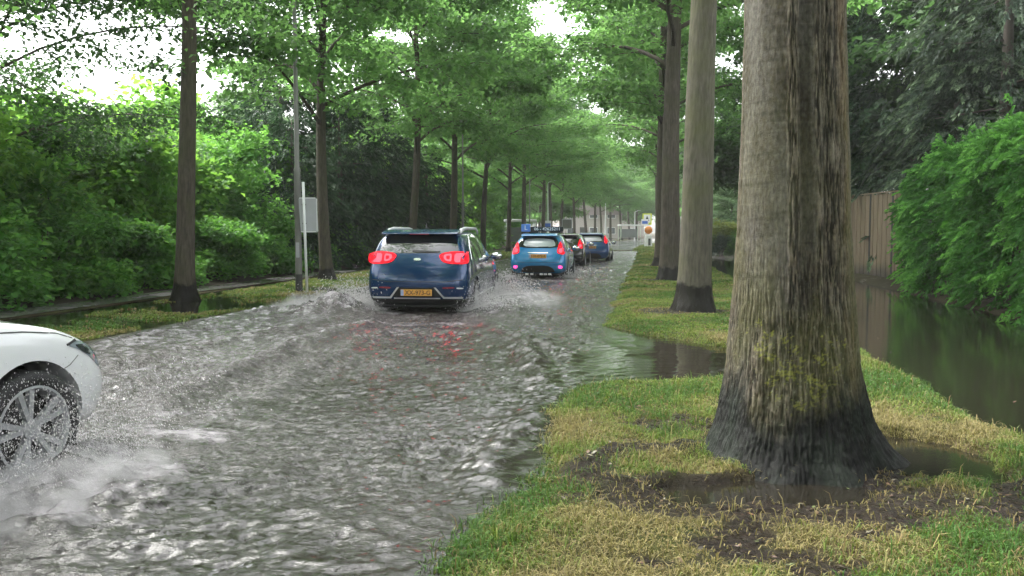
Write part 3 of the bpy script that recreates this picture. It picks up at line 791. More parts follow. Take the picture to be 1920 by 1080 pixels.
while d < 62:
    p = P(-12.75 + r.uniform(-.25, .3), d)
    s = r.uniform(.85, 1.1)
    place_shrub('low_shrub', SV[k % 3], (p[0], p[1], .05), r.random() * 6, (s * (1 if d < 35 else 1.3), s * (1 if d < 35 else 1.3), s * r.uniform(.75, 1.0)), M['shrub_leaf'],
                nearlabel(d, 'low leafy shrub edging the left path'), group='low shrubs along the left path')
    d += 2.3 * (1 + d / 60); k += 1
tall = [(11, -14.6, 1.0, 0), (14, -15.2, 1.02, 0), (16.2, -14.6, .98, 1), (19, -15.2, 1.1, 0), (22, -14.8, 1.12, 1), (25, -14.9, 1.2, 1), (28, -14.6, 1.15, 0),
        (20, -19, 1.25, 1), (25, -19, 1.45, 1), (30, -18.5, 1.6, 1), (7.5, -14.8, 1.1, 0), (3.5, -14.8, 1.2, 1), (-1, -14.6, 1.2, 0), (-6, -15, 1.3, 1), (-12, -15, 1.3, 0), (31.5, -15.5, 1.35, 0), (15, -18, 1.0, 1), (36, -18, 1.7, 0), (44, -16, 1.6, 1), (50, -15.5, 1.6, 0), (57, -15, 1.5, 1), (66, -15, 1.7, 1), (76, -15, 1.8, 0)]
for k, (d, u, s, br) in enumerate(tall):
    p = P(u, d)
    place_shrub('tall_shrub', TV[k % 3], (p[0], p[1], .2), r.random() * 6, (s, s, s * .98), M['shrub_bright'] if br else M['shrub_leaf'],
                nearlabel(d, 'tall %s shrub' % ('bright green' if br else 'dark green')), group='tall shrubs behind the left path')
# dark conifers between the left trunks
def conifer_variant(seed, H, R, n, per, leaf, sp=(.25, .25, .12), skirt=.0, droop=.8, wid=.12, pw=.85):
    r = np.random.default_rng(seed); cc = []; oo = []
    for k in range(n):
        z = skirt + (H - skirt) * (1 - math.sqrt(r.random())) ** .9; rad = R * (1 - z / H) ** pw * (.62 + .42 * r.random()) * (1 + .18 * math.sin(z * 3)); a = r.random() * 2 * PI
        rad *= 1 + .22 * math.sin(a * 5 + z)
        cc.append([math.cos(a) * rad, math.sin(a) * rad, z]); oo.append([math.cos(a), math.sin(a), -.25])
    cc = np.array(cc); oo = np.array(oo); N_ = len(cc) * per
    # a spray: thin leaflets fanned along a drooping frond
    c = np.repeat(cc, per, 0); o = unit(np.repeat(oo, per, 0)); q = r.random(N_)
    fr = leaf * 2.6
    side = unit(np.cross(o, np.array([0, 0, 1.]) + r.normal(0, .25, (N_, 3)))); sg = np.where(r.random(N_) < .5, -1., 1.)[:, None]
    fa = np.repeat(r.normal(0, .5, (len(cc), 3)), per, 0); o = unit(o + fa * .6)
    pos = c + o * (q * fr)[:, None] + side * sg * ((1 - q) * fr * .35 * r.random(N_))[:, None]; pos[:, 2] -= droop * .5 * fr * q ** 2
    t = unit(o + side * sg * (.8 - .5 * q)[:, None] + np.array([0, 0, -.3 * droop])); s = unit(np.cross(t, np.array([0, 0, 1.]) + r.normal(0, .5, (N_, 3))))
    L = leaf * (.6 + .7 * r.random(N_))
    V, Q = quads(pos, t, s, L, L * wid, .1); tip = np.repeat(q * np.repeat(.25 + 1.1 * np.clip(noise2(cc[:, 0] * 1.1 + cc[:, 1] * .7, cc[:, 2] * 1.3, 7) * 1.6 + .35, 0, 1), per), 4)
    mb = MB(); mb.tube([(0, 0, -.1), (0, 0, H * .5), (0, 0, H * .95)], [.05 * R + .05, .03 * R + .03, .01], 10)
    for k in range(16):
        z = H * (.08 + .8 * k / 16); a = k * 2.4; rr_ = R * (1 - z / H) ** pw * .75
        mb.tube([(0, 0, z), (math.cos(a) * rr_, math.sin(a) * rr_, z - .1)], [.035, .012], 5)
    return mb.mesh('trunk', True), mesh_np('crown', V, Q, smooth=False, attrs={'tip': tip})
YV = conifer_variant(400, 7.0, 2.4, 1500, 26, .16, skirt=.1, wid=.2, pw=.6)
for k, (d, u, s) in enumerate([(31, -12.9, .85), (34.5, -12.4, 1.0), (38.5, -12.6, 1.1), (43, -12.8, 1.0), (47.5, -12.3, .9), (36, -15.5, 1.3)]):
    p = P(u, d)
    place_tree('yew', YV, (p[0], p[1], .1), k * 1.3, s, M['yew_leaf'], M['twig'], '%s dark yew counted from the sign board, in the gloom behind the left trunks' % ORD[k] if k < 5 else 'tallest dark yew behind the others in the gloom', 'conifer', 'dark yews behind the left trunks')
# background trees beyond the left shrubs: the pale ones carry haze in their leaf colour
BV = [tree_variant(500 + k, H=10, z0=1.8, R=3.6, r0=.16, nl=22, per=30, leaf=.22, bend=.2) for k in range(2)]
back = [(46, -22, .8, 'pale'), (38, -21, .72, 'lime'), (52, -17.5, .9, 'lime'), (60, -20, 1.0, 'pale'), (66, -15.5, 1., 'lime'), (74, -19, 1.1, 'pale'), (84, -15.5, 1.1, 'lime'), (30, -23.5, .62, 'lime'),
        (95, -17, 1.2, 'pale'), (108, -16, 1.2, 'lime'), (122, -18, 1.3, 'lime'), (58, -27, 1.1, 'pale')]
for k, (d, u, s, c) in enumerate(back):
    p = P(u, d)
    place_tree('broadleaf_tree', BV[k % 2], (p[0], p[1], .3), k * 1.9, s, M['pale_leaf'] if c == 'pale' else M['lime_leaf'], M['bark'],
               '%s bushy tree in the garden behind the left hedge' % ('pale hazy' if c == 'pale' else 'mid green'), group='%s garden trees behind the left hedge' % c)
p = P(-13.6, 17.5); place_tree('broadleaf_tree', tree_variant(151, H=10, z0=2.0, R=5.2, r0=.13, nl=28, per=46, leaf=.12, bend=.2, twig_r=.6, lr=.03), (p[0], p[1], .2), 2., 1, M['lime_dark'], M['bark'], 'thin leaved tree against the white sky at the upper left')  # backlit look put into the leaf colour through the darker leaf material
# far belt closing the view
for k in range(16):
    d = 158 + (k % 3) * 7; x = -40 + k * 6.4
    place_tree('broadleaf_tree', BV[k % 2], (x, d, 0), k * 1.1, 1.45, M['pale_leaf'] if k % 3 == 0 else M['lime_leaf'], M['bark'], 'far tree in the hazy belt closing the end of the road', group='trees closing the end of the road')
# right side: dark trees beyond the verge
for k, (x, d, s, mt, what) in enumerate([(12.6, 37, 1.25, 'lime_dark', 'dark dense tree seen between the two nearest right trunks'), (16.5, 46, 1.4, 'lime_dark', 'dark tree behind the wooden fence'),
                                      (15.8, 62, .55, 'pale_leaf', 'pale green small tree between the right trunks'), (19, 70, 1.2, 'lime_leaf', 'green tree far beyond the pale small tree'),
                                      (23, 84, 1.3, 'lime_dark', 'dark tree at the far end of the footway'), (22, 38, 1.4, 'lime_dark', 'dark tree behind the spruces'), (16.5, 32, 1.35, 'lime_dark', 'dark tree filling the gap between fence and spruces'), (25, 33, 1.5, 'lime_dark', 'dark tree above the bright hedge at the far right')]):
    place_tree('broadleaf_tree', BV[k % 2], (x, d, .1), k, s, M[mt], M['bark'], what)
HV = shrub_variant(340, 1.6, .8, 1.5, 500, 18, .09)
place_shrub('clipped_hedge', HV, (*at(1350, 440, 50)[:2], .1), 0, (1.3, 1, 1.15), M['yellow_leaf'], 'yellow green clipped hedge seen between the right trunks', 'hedge')
place_shrub('round_bush', HV, (*at(1352, 452, 46)[:2], .05), 0, (.55, .9, .72), M['yew_leaf'], 'dark round bush in front of the yellow hedge', 'bush')
place_shrub('round_bush', HV, (*at(1385, 452, 46)[:2], .05), 0, (.45, .9, .8), M['shrub_leaf'], 'green bush right of the dark round bush', 'bush')
# spruces upper right
PV = conifer_variant(410, 13, 4.0, 2600, 34, .15, skirt=.6, droop=1.0, wid=.2, pw=.65)
for k, (x, d, s) in enumerate([(14.6, 25.5, 1.0), (18.6, 22.5, 1.0), (14.8, 31.5, 1.1), (20, 29, 1.2)]):
    place_tree('spruce', PV, (x, d, .1), k * 1.4 + .3, s, M['spruce'] if k < 2 else M['yew_leaf'], M['twig'],
               ['grey green spruce behind the wooden fence', 'grey green spruce above the bright hedge at the right edge', 'black green spruce deep behind the fence', 'black green spruce deep behind the bright hedge'][k], 'conifer', 'tall conifers behind the fence and hedge')
# thuja hedge
def thuja_variant(seed, n=2300, per=30):
    r = np.random.default_rng(seed); rx, ry, H = 1.55, 2.0, 3.35; cc = []; oo = []
    bl = [(r.uniform(0, 6.28), r.uniform(.1, .95), r.uniform(.05, .16)) for _ in range(26)]
    for k in range(n):
        a = r.random() * 2 * PI; v = r.random() ** .8; z = H * v
        q = (1 - v ** 5) ** .5 * .9 + .06
        for (ba, bz, br) in bl:
            da = (a - ba + PI) % (2 * PI) - PI; q += br * math.exp(-(da / .45) ** 2 - ((v - bz) / .14) ** 2)
        q *= .86 + .14 * r.random()
        cc.append([math.cos(a) * rx * q, math.sin(a) * ry * q, z]); oo.append([math.cos(a), math.sin(a), .15 - .2 * (1 - v)])
    for k in range(n // 6):
        a = r.random() * 2 * PI; q = math.sqrt(r.random()) * .75; cc.append([math.cos(a) * rx * q, math.sin(a) * ry * q, H * (1.0 - .12 * q + .05 * r.normal())]); oo.append([math.cos(a) * .4, math.sin(a) * .4, .9])
    cc = np.array(cc); oo = unit(np.array(oo))
    # gather the fronds into plumes that stand out from the face of the hedge
    npl = 330; pc = cc[r.integers(len(cc), size=npl)]; po = r.uniform(.0, .26, npl)
    dd_ = ((cc[:, None] - pc[None]) ** 2).sum(-1); ni = dd_.argmin(1); nd = np.sqrt(dd_[np.arange(len(cc)), ni])
    push = po[ni] * np.exp(-(nd / .2) ** 2); pull = -.12 * sm(.12, .3, nd)
    cc = cc + oo * (push + pull)[:, None] + (pc[ni] - cc) * (.35 * np.exp(-(nd / .3) ** 2))[:, None]
    hi = np.clip(push / .2, 0, 1)
    N_ = len(cc) * per
    c = np.repeat(cc, per, 0); q = r.random(N_); fr = .30 * np.repeat(.6 + .8 * r.random(len(cc)), per)
    o = unit(np.repeat(oo + r.normal(0, .35, (len(cc), 3)) + np.array([0, 0, -.15]), per, 0))
    pl = unit(np.repeat(np.cross(oo, np.array([0, 0, 1.])) + r.normal(0, .3, (len(cc), 3)), per, 0))
    sg = np.where(r.random(N_) < .5, -1., 1.)[:, None]
    pos = c + o * (q * fr)[:, None] + pl * sg * (np.abs(r.normal(0, .035, N_)) * (1.2 - q))[:, None]; pos[:, 2] -= .45 * fr * q ** 2
    t = unit(o + pl * sg * .75 + r.normal(0, .12, (N_, 3)) + np.array([0, 0, -.15])); s = unit(np.cross(t, o + r.normal(0, .35, (N_, 3))))
    L = .075 * (.6 + .8 * r.random(N_)); V, Q = quads(pos, t, s, L, L * .24, .15)
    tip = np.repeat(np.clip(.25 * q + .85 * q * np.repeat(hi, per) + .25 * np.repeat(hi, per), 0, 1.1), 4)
    mb = MB()
    for k in range(8):
        a = k * .8; mb.tube([(math.cos(a) * .2, math.sin(a) * .2, -.1), (math.cos(a) * .6, math.sin(a) * .9, 1.2), (math.cos(a) * .5, math.sin(a) * .8, 2.6)], [.05, .035, .01], 6)
    for k in range(46):
        a = r.random() * 6.28; z = r.uniform(.02, .3); x0, y0 = math.cos(a) * rx * .7, math.sin(a) * ry * .7
        mb.tube([(x0 * .5, y0 * .5, z + .25), (x0, y0, z), (x0 * 1.3, y0 * 1.25, z + r.normal(0, .05))], [.014, .010, .004], 4)
    return mb.mesh('stem', True), mesh_np('foliage', V, Q, smooth=False, attrs={'tip': tip})
HV2 = [thuja_variant(600), thuja_variant(601)]
for k, (u, d, s) in enumerate([(7.95, 20.6, .96), (7.45, 18.0, .98), (7.35, 15.1, .98), (7.3, 12.2, 1.0), (7.25, 9.3, 1.02), (7.2, 6.4, 1.0), (7.2, 3.5, 1.0), (7.2, .5, 1.0), (7.4, -4, 1.2), (7.4, -9, 1.2)]):
    p = P(u, d)
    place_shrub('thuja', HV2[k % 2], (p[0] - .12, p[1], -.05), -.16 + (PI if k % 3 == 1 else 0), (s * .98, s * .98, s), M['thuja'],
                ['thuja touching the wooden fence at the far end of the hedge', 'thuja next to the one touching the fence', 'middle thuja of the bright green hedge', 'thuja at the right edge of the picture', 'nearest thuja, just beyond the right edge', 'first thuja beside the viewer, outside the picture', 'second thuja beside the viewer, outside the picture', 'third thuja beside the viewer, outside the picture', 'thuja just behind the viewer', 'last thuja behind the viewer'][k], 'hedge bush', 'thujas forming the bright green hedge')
# ------------------------------------------------------------------ street furniture
def lamp(px, d, label, H=8.5, r=.085, mat='steel', arm=1.4, step=2.9, foot=True, side=1, base_z=None):
    x, y, _ = at(px, 434, d); z = float(gz(x, y)) - .05
    t = empty('street_lamp', (x, y, z)); tag(t, label, 'street lamp', 'street lamps along the left verge')
    b = MB(); b.lathe([(0.0, r), (step, r * .95), (step + .05, r * 1.08), (step + .12, r * .72), (H, r * .42)], 20, 'z')
    b.tube([(0, 0, H - .02), (.05 * side, 0, H + .15), (.5 * side, 0, H + .3), (arm * side, 0, H + .33)], r * .4, 8)
    b.build('pole', M[mat], t, True)
    if foot: MB().lathe([(-.1, r * 1.06), (.42, r * 1.05), (.45, r * 1.0)], 20, 'z').build('foot', M['steel_dark'], t, True)
    if foot: MB().box((0, -r * .98, 1.0), (.075, .02, .34)).build('door', M['sign_grey'], t, bevel=.004)
    h = MB().box((arm * side + .2 * side, 0, H + .32), (.55, .2, .09)).build('lamp_head', M['sign_grey'], t, bevel=.03)
    return t
lamp(559, 19.3, 'tall grey lamp column with black foot beside the grey sign board', H=8.8, r=.075, step=2.75)
lamp(868, 41, 'thin grey lamp post behind the dark blue car', H=8.2, r=.06, foot=False)
lamp(993, 61, 'thin grey lamp post over the blue car with the roof sign', H=8.2, r=.06, foot=False)
lamp(1027, 76, 'pale green white pole rising behind the black roof sign', H=5.6, r=.085, mat='pale_pole', foot=False, arm=.5)
lamp(1135, 112, 'far white lamp post left of the dry road', H=5.6, r=.1, mat='white', foot=False, arm=2.2)
lamp(1190, 128, 'farthest white lamp post beside the white roofed shelter', H=4.2, r=.1, mat='white', foot=False, arm=.4)
# sign board seen from behind
x, y, _ = at(574, 434, 19.0); z0 = float(gz(x, y)) - .05
t = empty('sign_board', (x, y, z0)); tag(t, 'grey back of a rectangular sign on a thin white leaning pole', 'traffic sign')
MB().tube([(0, 0, 0), (-.05, 0, 2.52)], .03, 12).build('pole', M['white'], t, True)
pl = MB().prism([(-.13, 1.42), (-.1, 1.4), (.235, 1.4), (.26, 1.43), (.23, 2.15), (.2, 2.18), (-.15, 2.18), (-.17, 2.15)], 'y', .045, .065).build('board', M['sign_grey'], t, bevel=.004)
f = MB(); f.box((.03, .04, 2.165), (.35, .02, .02)); f.box((.045, .04, 1.42), (.33, .02, .02)); f.box((.235, .04, 1.79), (.016, .02, .72)); f.build('frame', M['white'], pl)
MB().box((-.035, .02, 1.6), (.09, .05, .03)).build('clamp', M['steel'], pl); MB().box((-.045, .02, 2.02), (.09, .05, .03)).build('clamp', M['steel'], pl)
# small far signs
def small_sign(name, px, py, d, w, h, faces, label, H=None, pole='white', polew=.04):
    x, y, zc = at(px, py, d); zg = float(gz(x, y)) - .02
    t = empty(name, (x, y, zg)); zc -= zg
    MB().tube([(0, 0, 0), (0, 0, H or zc + h / 2)], polew, 8).build('pole', M[pole], t, True)
    p = MB().box((0, -.06, zc), (w, .03, h)).build('board', M[faces[0]], t, bevel=.01)
    for q, (cx, cz, ww, hh, mt) in enumerate(faces[1]): MB().box((cx * w, -.079 - .004 * q, zc + cz * h), (ww * w, .006, hh * h)).build('face', M[mt], p)
    return tag(t, label, 'traffic sign')
small_sign('bus_stop_sign', 1027, 421, 75, .62, .66, ('white', [(0, -.06, .8, .45, 'sign_blue')]), 'small white and blue stop sign above the black roof sign')
small_sign('notice_board', 1063, 420, 66, .8, .8, ('sign_grey', [(0, 0, .85, .8, 'steel')]), 'grey notice board on a thin post above the black car')
z_ = small_sign('crossing_sign', 1213, 411, 76, .82, 1.0, ('sign_yellow', [(0, 0.05, .72, .72, 'sign_white')]), 'yellow bordered crossing sign at the right verge beside the dry road', polew=.07)
bd = [c for c in z_.children if c.name.startswith('board')][0]; zc = at(1213, 411, 76)[2] - z_.location.z
MB().prism([(-.2, zc - .16), (.2, zc - .16), (0, zc + .3)], 'y', -.098, -.092).build('emblem', M['sign_black'], bd)
small_sign('keep_right_sign', 1209, 417, 75.2, .62, .58, ('sign_white', [(0, 0, .8, .42, 'sign_blue')]), 'white and blue board just below the yellow crossing sign')
x, y, _ = at(1216, 434, 74); t = empty('traffic_bollard', (x, y, .02)); tag(t, 'white traffic bollard with a round orange top at the far right verge', 'bollard')
MB().prism([(-.32, 0), (.32, 0), (.26, 1.05), (-.26, 1.05)], 'y', -.14, .14).build('body', M['white'], t, bevel=.04)
MB().lathe([(-.05, .01), (-.05, .34), (.05, .34), (.05, .01)], 24, 'y', (0, 0, 1.48)).build('disc', M['orange'], t, True)
MB().box((.06, -.15, .45), (.2, .02, .6)).build('panel', M['sign_black'], t)
MB().tube([(0, 0, 1.0), (0, 0, 1.3)], .04, 8).build('post', M['white'], t)
# bus shelters
def shelter(px, d, w, label, rz=0):
    x, y, _ = at(px, 434, d); z = float(gz(x, y))
    t = empty('bus_shelter', (x, y, z), rz); tag(t, label, 'bus shelter')
    MB().box((0, 0, 2.25), (w, 1.5, .22)).build('roof', M['white'], t, bevel=.05)
    for sx in (-1, 1):
        for sy in (-.6, .6): MB().tube([(sx * (w / 2 - .12), sy, 0), (sx * (w / 2 - .12), sy, 2.2)], .045, 8).build('post', M['pale_pole'], t, True)
    MB().box((0, .62, 1.1), (w - .4, .02, 1.2)).build('back_pane', M['shelter_glass'], t)
    MB().box((0, .3, .5), (w - .8, .35, .05)).build('bench', M['steel'], t)
shelter(975, 71, 2.6, 'small glass bus shelter left of the car with the roof sign', .1)
shelter(1180, 124, 3.2, 'far white roofed shelter at the bend of the road', .2)
# far house
def house(x, y, w, dp, hw, hr, label, rz=0, wall='brick'):
    t = empty('house', (x, y, 0), rz); tag(t, label, 'house')
    MB().box((0, 0, hw / 2), (w, dp, hw)).build('wall', M[wall], t)
    r = MB().prism([(-w / 2 - .3, hw), (w / 2 + .3, hw), (0, hw + hr)], 'y', -dp / 2 - .25, dp / 2 + .25).build('roof', M['roof'], t)
    MB().box((w * .22, 0, hw + hr * .8), (.6, .6, 1.2)).build('chimney', M['brick'], r)
    for zz in (1.5, 4.2):
        for xx in (-.3, .05, .33):
            if zz > hw: continue
            wd = MB().box((xx * w, -dp / 2 - .02, zz), (1.5, .08, 1.2)).build('window', M['white'], t)
            MB().box((xx * w, -dp / 2 - .07, zz), (1.3, .03, 1.0)).build('pane', M['window_dark'], wd)
    MB().box((-.12 * w, -dp / 2 - .03, 1.05), (1.0, .08, 2.1)).build('door', M['steel_dark'], t)
house(at(1095, 434, 150)[0], 150, 11, 9, 4.2, 3.6, 'pale house with pitched roof seen through the far left trunks', .15)
house(at(1150, 434, 185)[0], 190, 14, 9, 5.2, 3.6, 'farther pale house at the end of the road', -.1)
# wooden fence along the footway: from the far panel to the near one
FX0, FX1 = at(1560, 434, 28.2), at(1720, 434, 22.6)
fa = Vector((FX0[0], FX0[1], 0)); fb = Vector((FX1[0], FX1[1], 0)); fl_ = (fb - fa).length; fdir = math.atan2(fb.y - fa.y, fb.x - fa.x)
t = empty('wooden_fence', (fa.x, fa.y, 0), fdir); tag(t, 'tall weathered wooden board fence with dark joints beside the bright hedge', 'fence')
fm = N('weathered_boards'); f1 = fm.noise(3, 5, .6, sc=(6, 1, .35)); f2 = fm.noise(30, 4, .6, sc=(4, 1, .1))
fc = fm.mix(fm.ramp(f1, [(.3, 0), (.7, 1)]), (.16, .12, .08), (.28, .215, .14)); fc = fm.mix(fm.math('MULTIPLY', f2, .5), fc, (.08, .065, .05))
sp = fm.n('SeparateXYZ'); fm.set(sp.inputs[0], fm.coord())
fc = fm.mix(fm.ramp(fm.math('ADD', sp.outputs[2], fm.math('MULTIPLY', fm.noise(2, 3), .5)), [(.3, 1), (.75, 0)]), fc, (.055, .05, .04))
M['boards'] = fm.done(fm.pbr(Base_Color=fc, Roughness=.75))
npan = 4; pw = fl_ / npan
for k in range(npan):
    x0 = k * pw; b = MB(); nb = 9; ww = (pw - .11) / nb
    for q in range(nb): b.box((x0 + .055 + ww * (q + .5), (q % 2) * .012, 1.25 + .004 * random.random()), (ww - .006, .02, 2.42 + .03 * math.sin(q * 2.1 + k)))
    p = b.build('panel', M['boards'], t, bevel=.003)
    MB().box((x0 + pw / 2, -.0, 2.50), (pw - .02, .07, .035)).build('cap', M['boards'], p)
for k in range(npan + 1):
    MB().box((k * pw, .03, 1.2), (.09, .09, 2.62)).build('post', M['steel_dark'], t)

# ------------------------------------------------------------------ cars
def evaluated(o):
    dg = bpy.context.evaluated_depsgraph_get(); me = bpy.data.meshes.new_from_object(o.evaluated_get(dg)); return me

def car_body(st, yr, yf, wa, R, paint, lower='black_plastic', zclad=.3, bulge=.07, fbulge=.14):
    """st: stations (y, zbot, w, zbelt, ztop, wtop, roof crown)"""
    def half(s):
        y, zb, w, zl, zt, wt = s
        return [(0, zb), (.5 * w, zb), (.93 * w, zb + .03), (w, zb + .24), (w * .995, zl - .2), (w * .965, zl), ((w * .965 + wt) / 2 + .012, (zl + zt) / 2), (wt, zt - .045), (wt * .6, zt - .008), (0, zt)]
    rings = []
    for i, s in enumerate(st):
        h = half(s); ys = [s[0]] * 10
        if i == 0: ys = yr
        if i == 1: ys = [a + .10 for a in yr]
        if i == len(st) - 1: ys = yf
        if i == len(st) - 2: ys = [a - .09 for a in yf]
        pts = [(x, ys[j], z) for j, (x, z) in enumerate(h)]
        ring = pts + [(-x, y, z) for (x, y, z) in pts[8:0:-1]]
        rings.append(ring)
    n = 18; V = [p for r_ in rings for p in r_]; Fc = []
    for i in range(len(rings) - 1):
        for k in range(n): Fc.append((i * n + k, i * n + (k + 1) % n, (i + 1) * n + (k + 1) % n, (i + 1) * n + k))
    def cap(base, sgn, bl):
        # rows j = 2..7 : right = j, left = 18 - j
        rows = []
        rows.append([base + 2, base + 1, base + 0, base + 17, base + 16])
        for j in range(3, 7):
            a, b = V[base + j], V[base + 18 - j]; ids = [base + j]
            for f in (.25, .5, .75):
                x = a[0] + (b[0] - a[0]) * f; q = 1 - (2 * f - 1) ** 2
                V.append((x, a[1] + sgn * bl * q, a[2])); ids.append(len(V) - 1)
            ids.append(base + 18 - j); rows.append(ids)
        rows.append([base + 7, base + 8, base + 9, base + 10, base + 11])
        for a, b in zip(rows[:-1], rows[1:]):
            for k in range(4): Fc.append((a[k], a[k + 1], b[k + 1], b[k]))
    cap(0, -1, bulge); cap((len(rings) - 1) * n, 1, fbulge)
    me = bpy.data.meshes.new('body'); me.from_pydata(V, [], Fc)
    bm = bmesh.new(); bm.from_mesh(me); bmesh.ops.recalc_face_normals(bm, faces=bm.faces); bm.to_mesh(me); bm.free()
    o = bpy.data.objects.new('tmp', me); C.objects.link(o)
    m = o.modifiers.new('s', 'SUBSURF'); m.levels = 2; m.render_levels = 2
    me2 = evaluated(o); 
    bm = bmesh.new(); bm.from_mesh(me2)
    bmesh.ops.bisect_plane(bm, geom=bm.verts[:] + bm.edges[:] + bm.faces[:], plane_co=(0, 0, zclad), plane_no=(0, 0, 1)); bm.to_mesh(me2); bm.free()
    o.modifiers.clear(); o.data = me2
    bvh_me = me2.copy()
    c = MB(); 
    for y in wa:
        for s in (-1, 1):
            c.lathe([(s * .58, .001), (s * .58, R), (s * 1.3, R), (s * 1.3, .001)], 48, 'x', (0, y, .33))
    cm = c.mesh('cut'); bmx = bmesh.new(); bmx.from_mesh(cm); bmesh.ops.remove_doubles(bmx, verts=bmx.verts, dist=.003); bmesh.ops.recalc_face_normals(bmx, faces=bmx.faces); bmx.to_mesh(cm); bmx.free()
    co = bpy.data.objects.new('cut', cm); C.objects.link(co)
    m = o.modifiers.new('b', 'BOOLEAN'); m.operation = 'DIFFERENCE'; m.object = co; m.solver = 'EXACT'
    me3 = evaluated(o)
    bpy.data.objects.remove(o); bpy.data.objects.remove(co)
    me3.materials.clear(); me3.materials.append(M[paint]); me3.materials.append(M[lower])
    for p in me3.polygons:
        cx, cy, cz = p.center; p.use_smooth = True
        inn = any(math.hypot(cy - y, cz - .33) < R + .001 - (0 if abs(cx) < .9 * .62 + .03 else .002) for y in wa) and abs(cx) > .3
        p.material_index = 1 if (cz < zclad or inn) else 0
    me3.set_sharp_from_angle(angle=math.radians(48)); me3.name = 'body'
    bm = bmesh.new(); bm.from_mesh(bvh_me); bv = BVHTree.FromBMesh(bm); bm.free()
    return me3, bv

def smooth_poly(p, it=2):
    for _ in range(it):
        q = []
        for a, b in zip(p, p[1:] + p[:1]): q += [(a[0] * .8 + b[0] * .2, a[1] * .8 + b[1] * .2), (a[0] * .2 + b[0] * .8, a[1] * .2 + b[1] * .8)]
        p = q
    return p
def patch(name, poly, axis, sgn, bv, mat, parent, off=.004, th=.02, sm_=1, grid_=.07):
    """outline drawn on the plane facing the car, pressed on to the body surface"""
    poly = smooth_poly(list(poly), sm_) if sm_ else list(poly)
    bm = bmesh.new(); vs = [bm.verts.new((u, v, 0)) for u, v in poly]; bm.faces.new(vs)
    us_ = [u for u, v in poly]; vs_ = [v for u, v in poly]
    for a, no in ((0, (1, 0, 0)), (1, (0, 1, 0))):
        lo, hi = (min(us_), max(us_)) if a == 0 else (min(vs_), max(vs_))
        k = max(1, int((hi - lo) / grid_))
        for q in range(1, k):
            co = [0, 0, 0]; co[a] = lo + (hi - lo) * q / k
            bmesh.ops.bisect_plane(bm, geom=bm.verts[:] + bm.edges[:] + bm.faces[:], plane_co=co, plane_no=no)
    for v in bm.verts:
        u, w = v.co.x, v.co.y
        if axis == 'x': org = Vector((sgn * 4, u, w)); dr = Vector((-sgn, 0, 0))
        elif axis == 'y': org = Vector((u, sgn * 5, w)); dr = Vector((0, -sgn, 0))
        else: org = Vector((u, w, 5)); dr = Vector((0, 0, -1))
        hit = bv.ray_cast(org, dr)
        loc = hit[0] if hit[0] else Vector((sgn * .8 if axis == 'x' else u, (u if axis == 'x' else (sgn * 2 if axis == 'y' else w)), w if axis != 'z' else 1))
        v.co = loc - dr * off
    # solid: extrude inwards
    dr = {'x': Vector((-sgn, 0, 0)), 'y': Vector((0, -sgn, 0)), 'z': Vector((0, 0, -1))}[axis]
    r_ = bmesh.ops.extrude_face_region(bm, geom=bm.faces[:])
    for g_ in r_['geom']:
        if isinstance(g_, bmesh.types.BMVert): g_.co += dr * th
    bmesh.ops.recalc_face_normals(bm, faces=bm.faces)
    me = bpy.data.meshes.new(name); bm.to_mesh(me); bm.free()
    for p in me.polygons: p.use_smooth = True
    me.set_sharp_from_angle(angle=math.radians(40))
    return link(name, me, M[mat], parent)
def line_patch(name, pts, w, axis, sgn, bv, mat, parent, off=.003, th=.01):
    L, R_ = [], []
    for i, p in enumerate(pts):
        a = pts[max(0, i - 1)]; b = pts[min(len(pts) - 1, i + 1)]; dx, dy = b[0] - a[0], b[1] - a[1]; l = math.hypot(dx, dy) or 1
        L.append((p[0] - dy / l * w / 2, p[1] + dx / l * w / 2)); R_.append((p[0] + dy / l * w / 2, p[1] - dx / l * w / 2))
    return patch(name, L + R_[::-1], axis, sgn, bv, mat, parent, off, th, 0)
def mirror_x(p): return [(-a, b) for a, b in p][::-1]

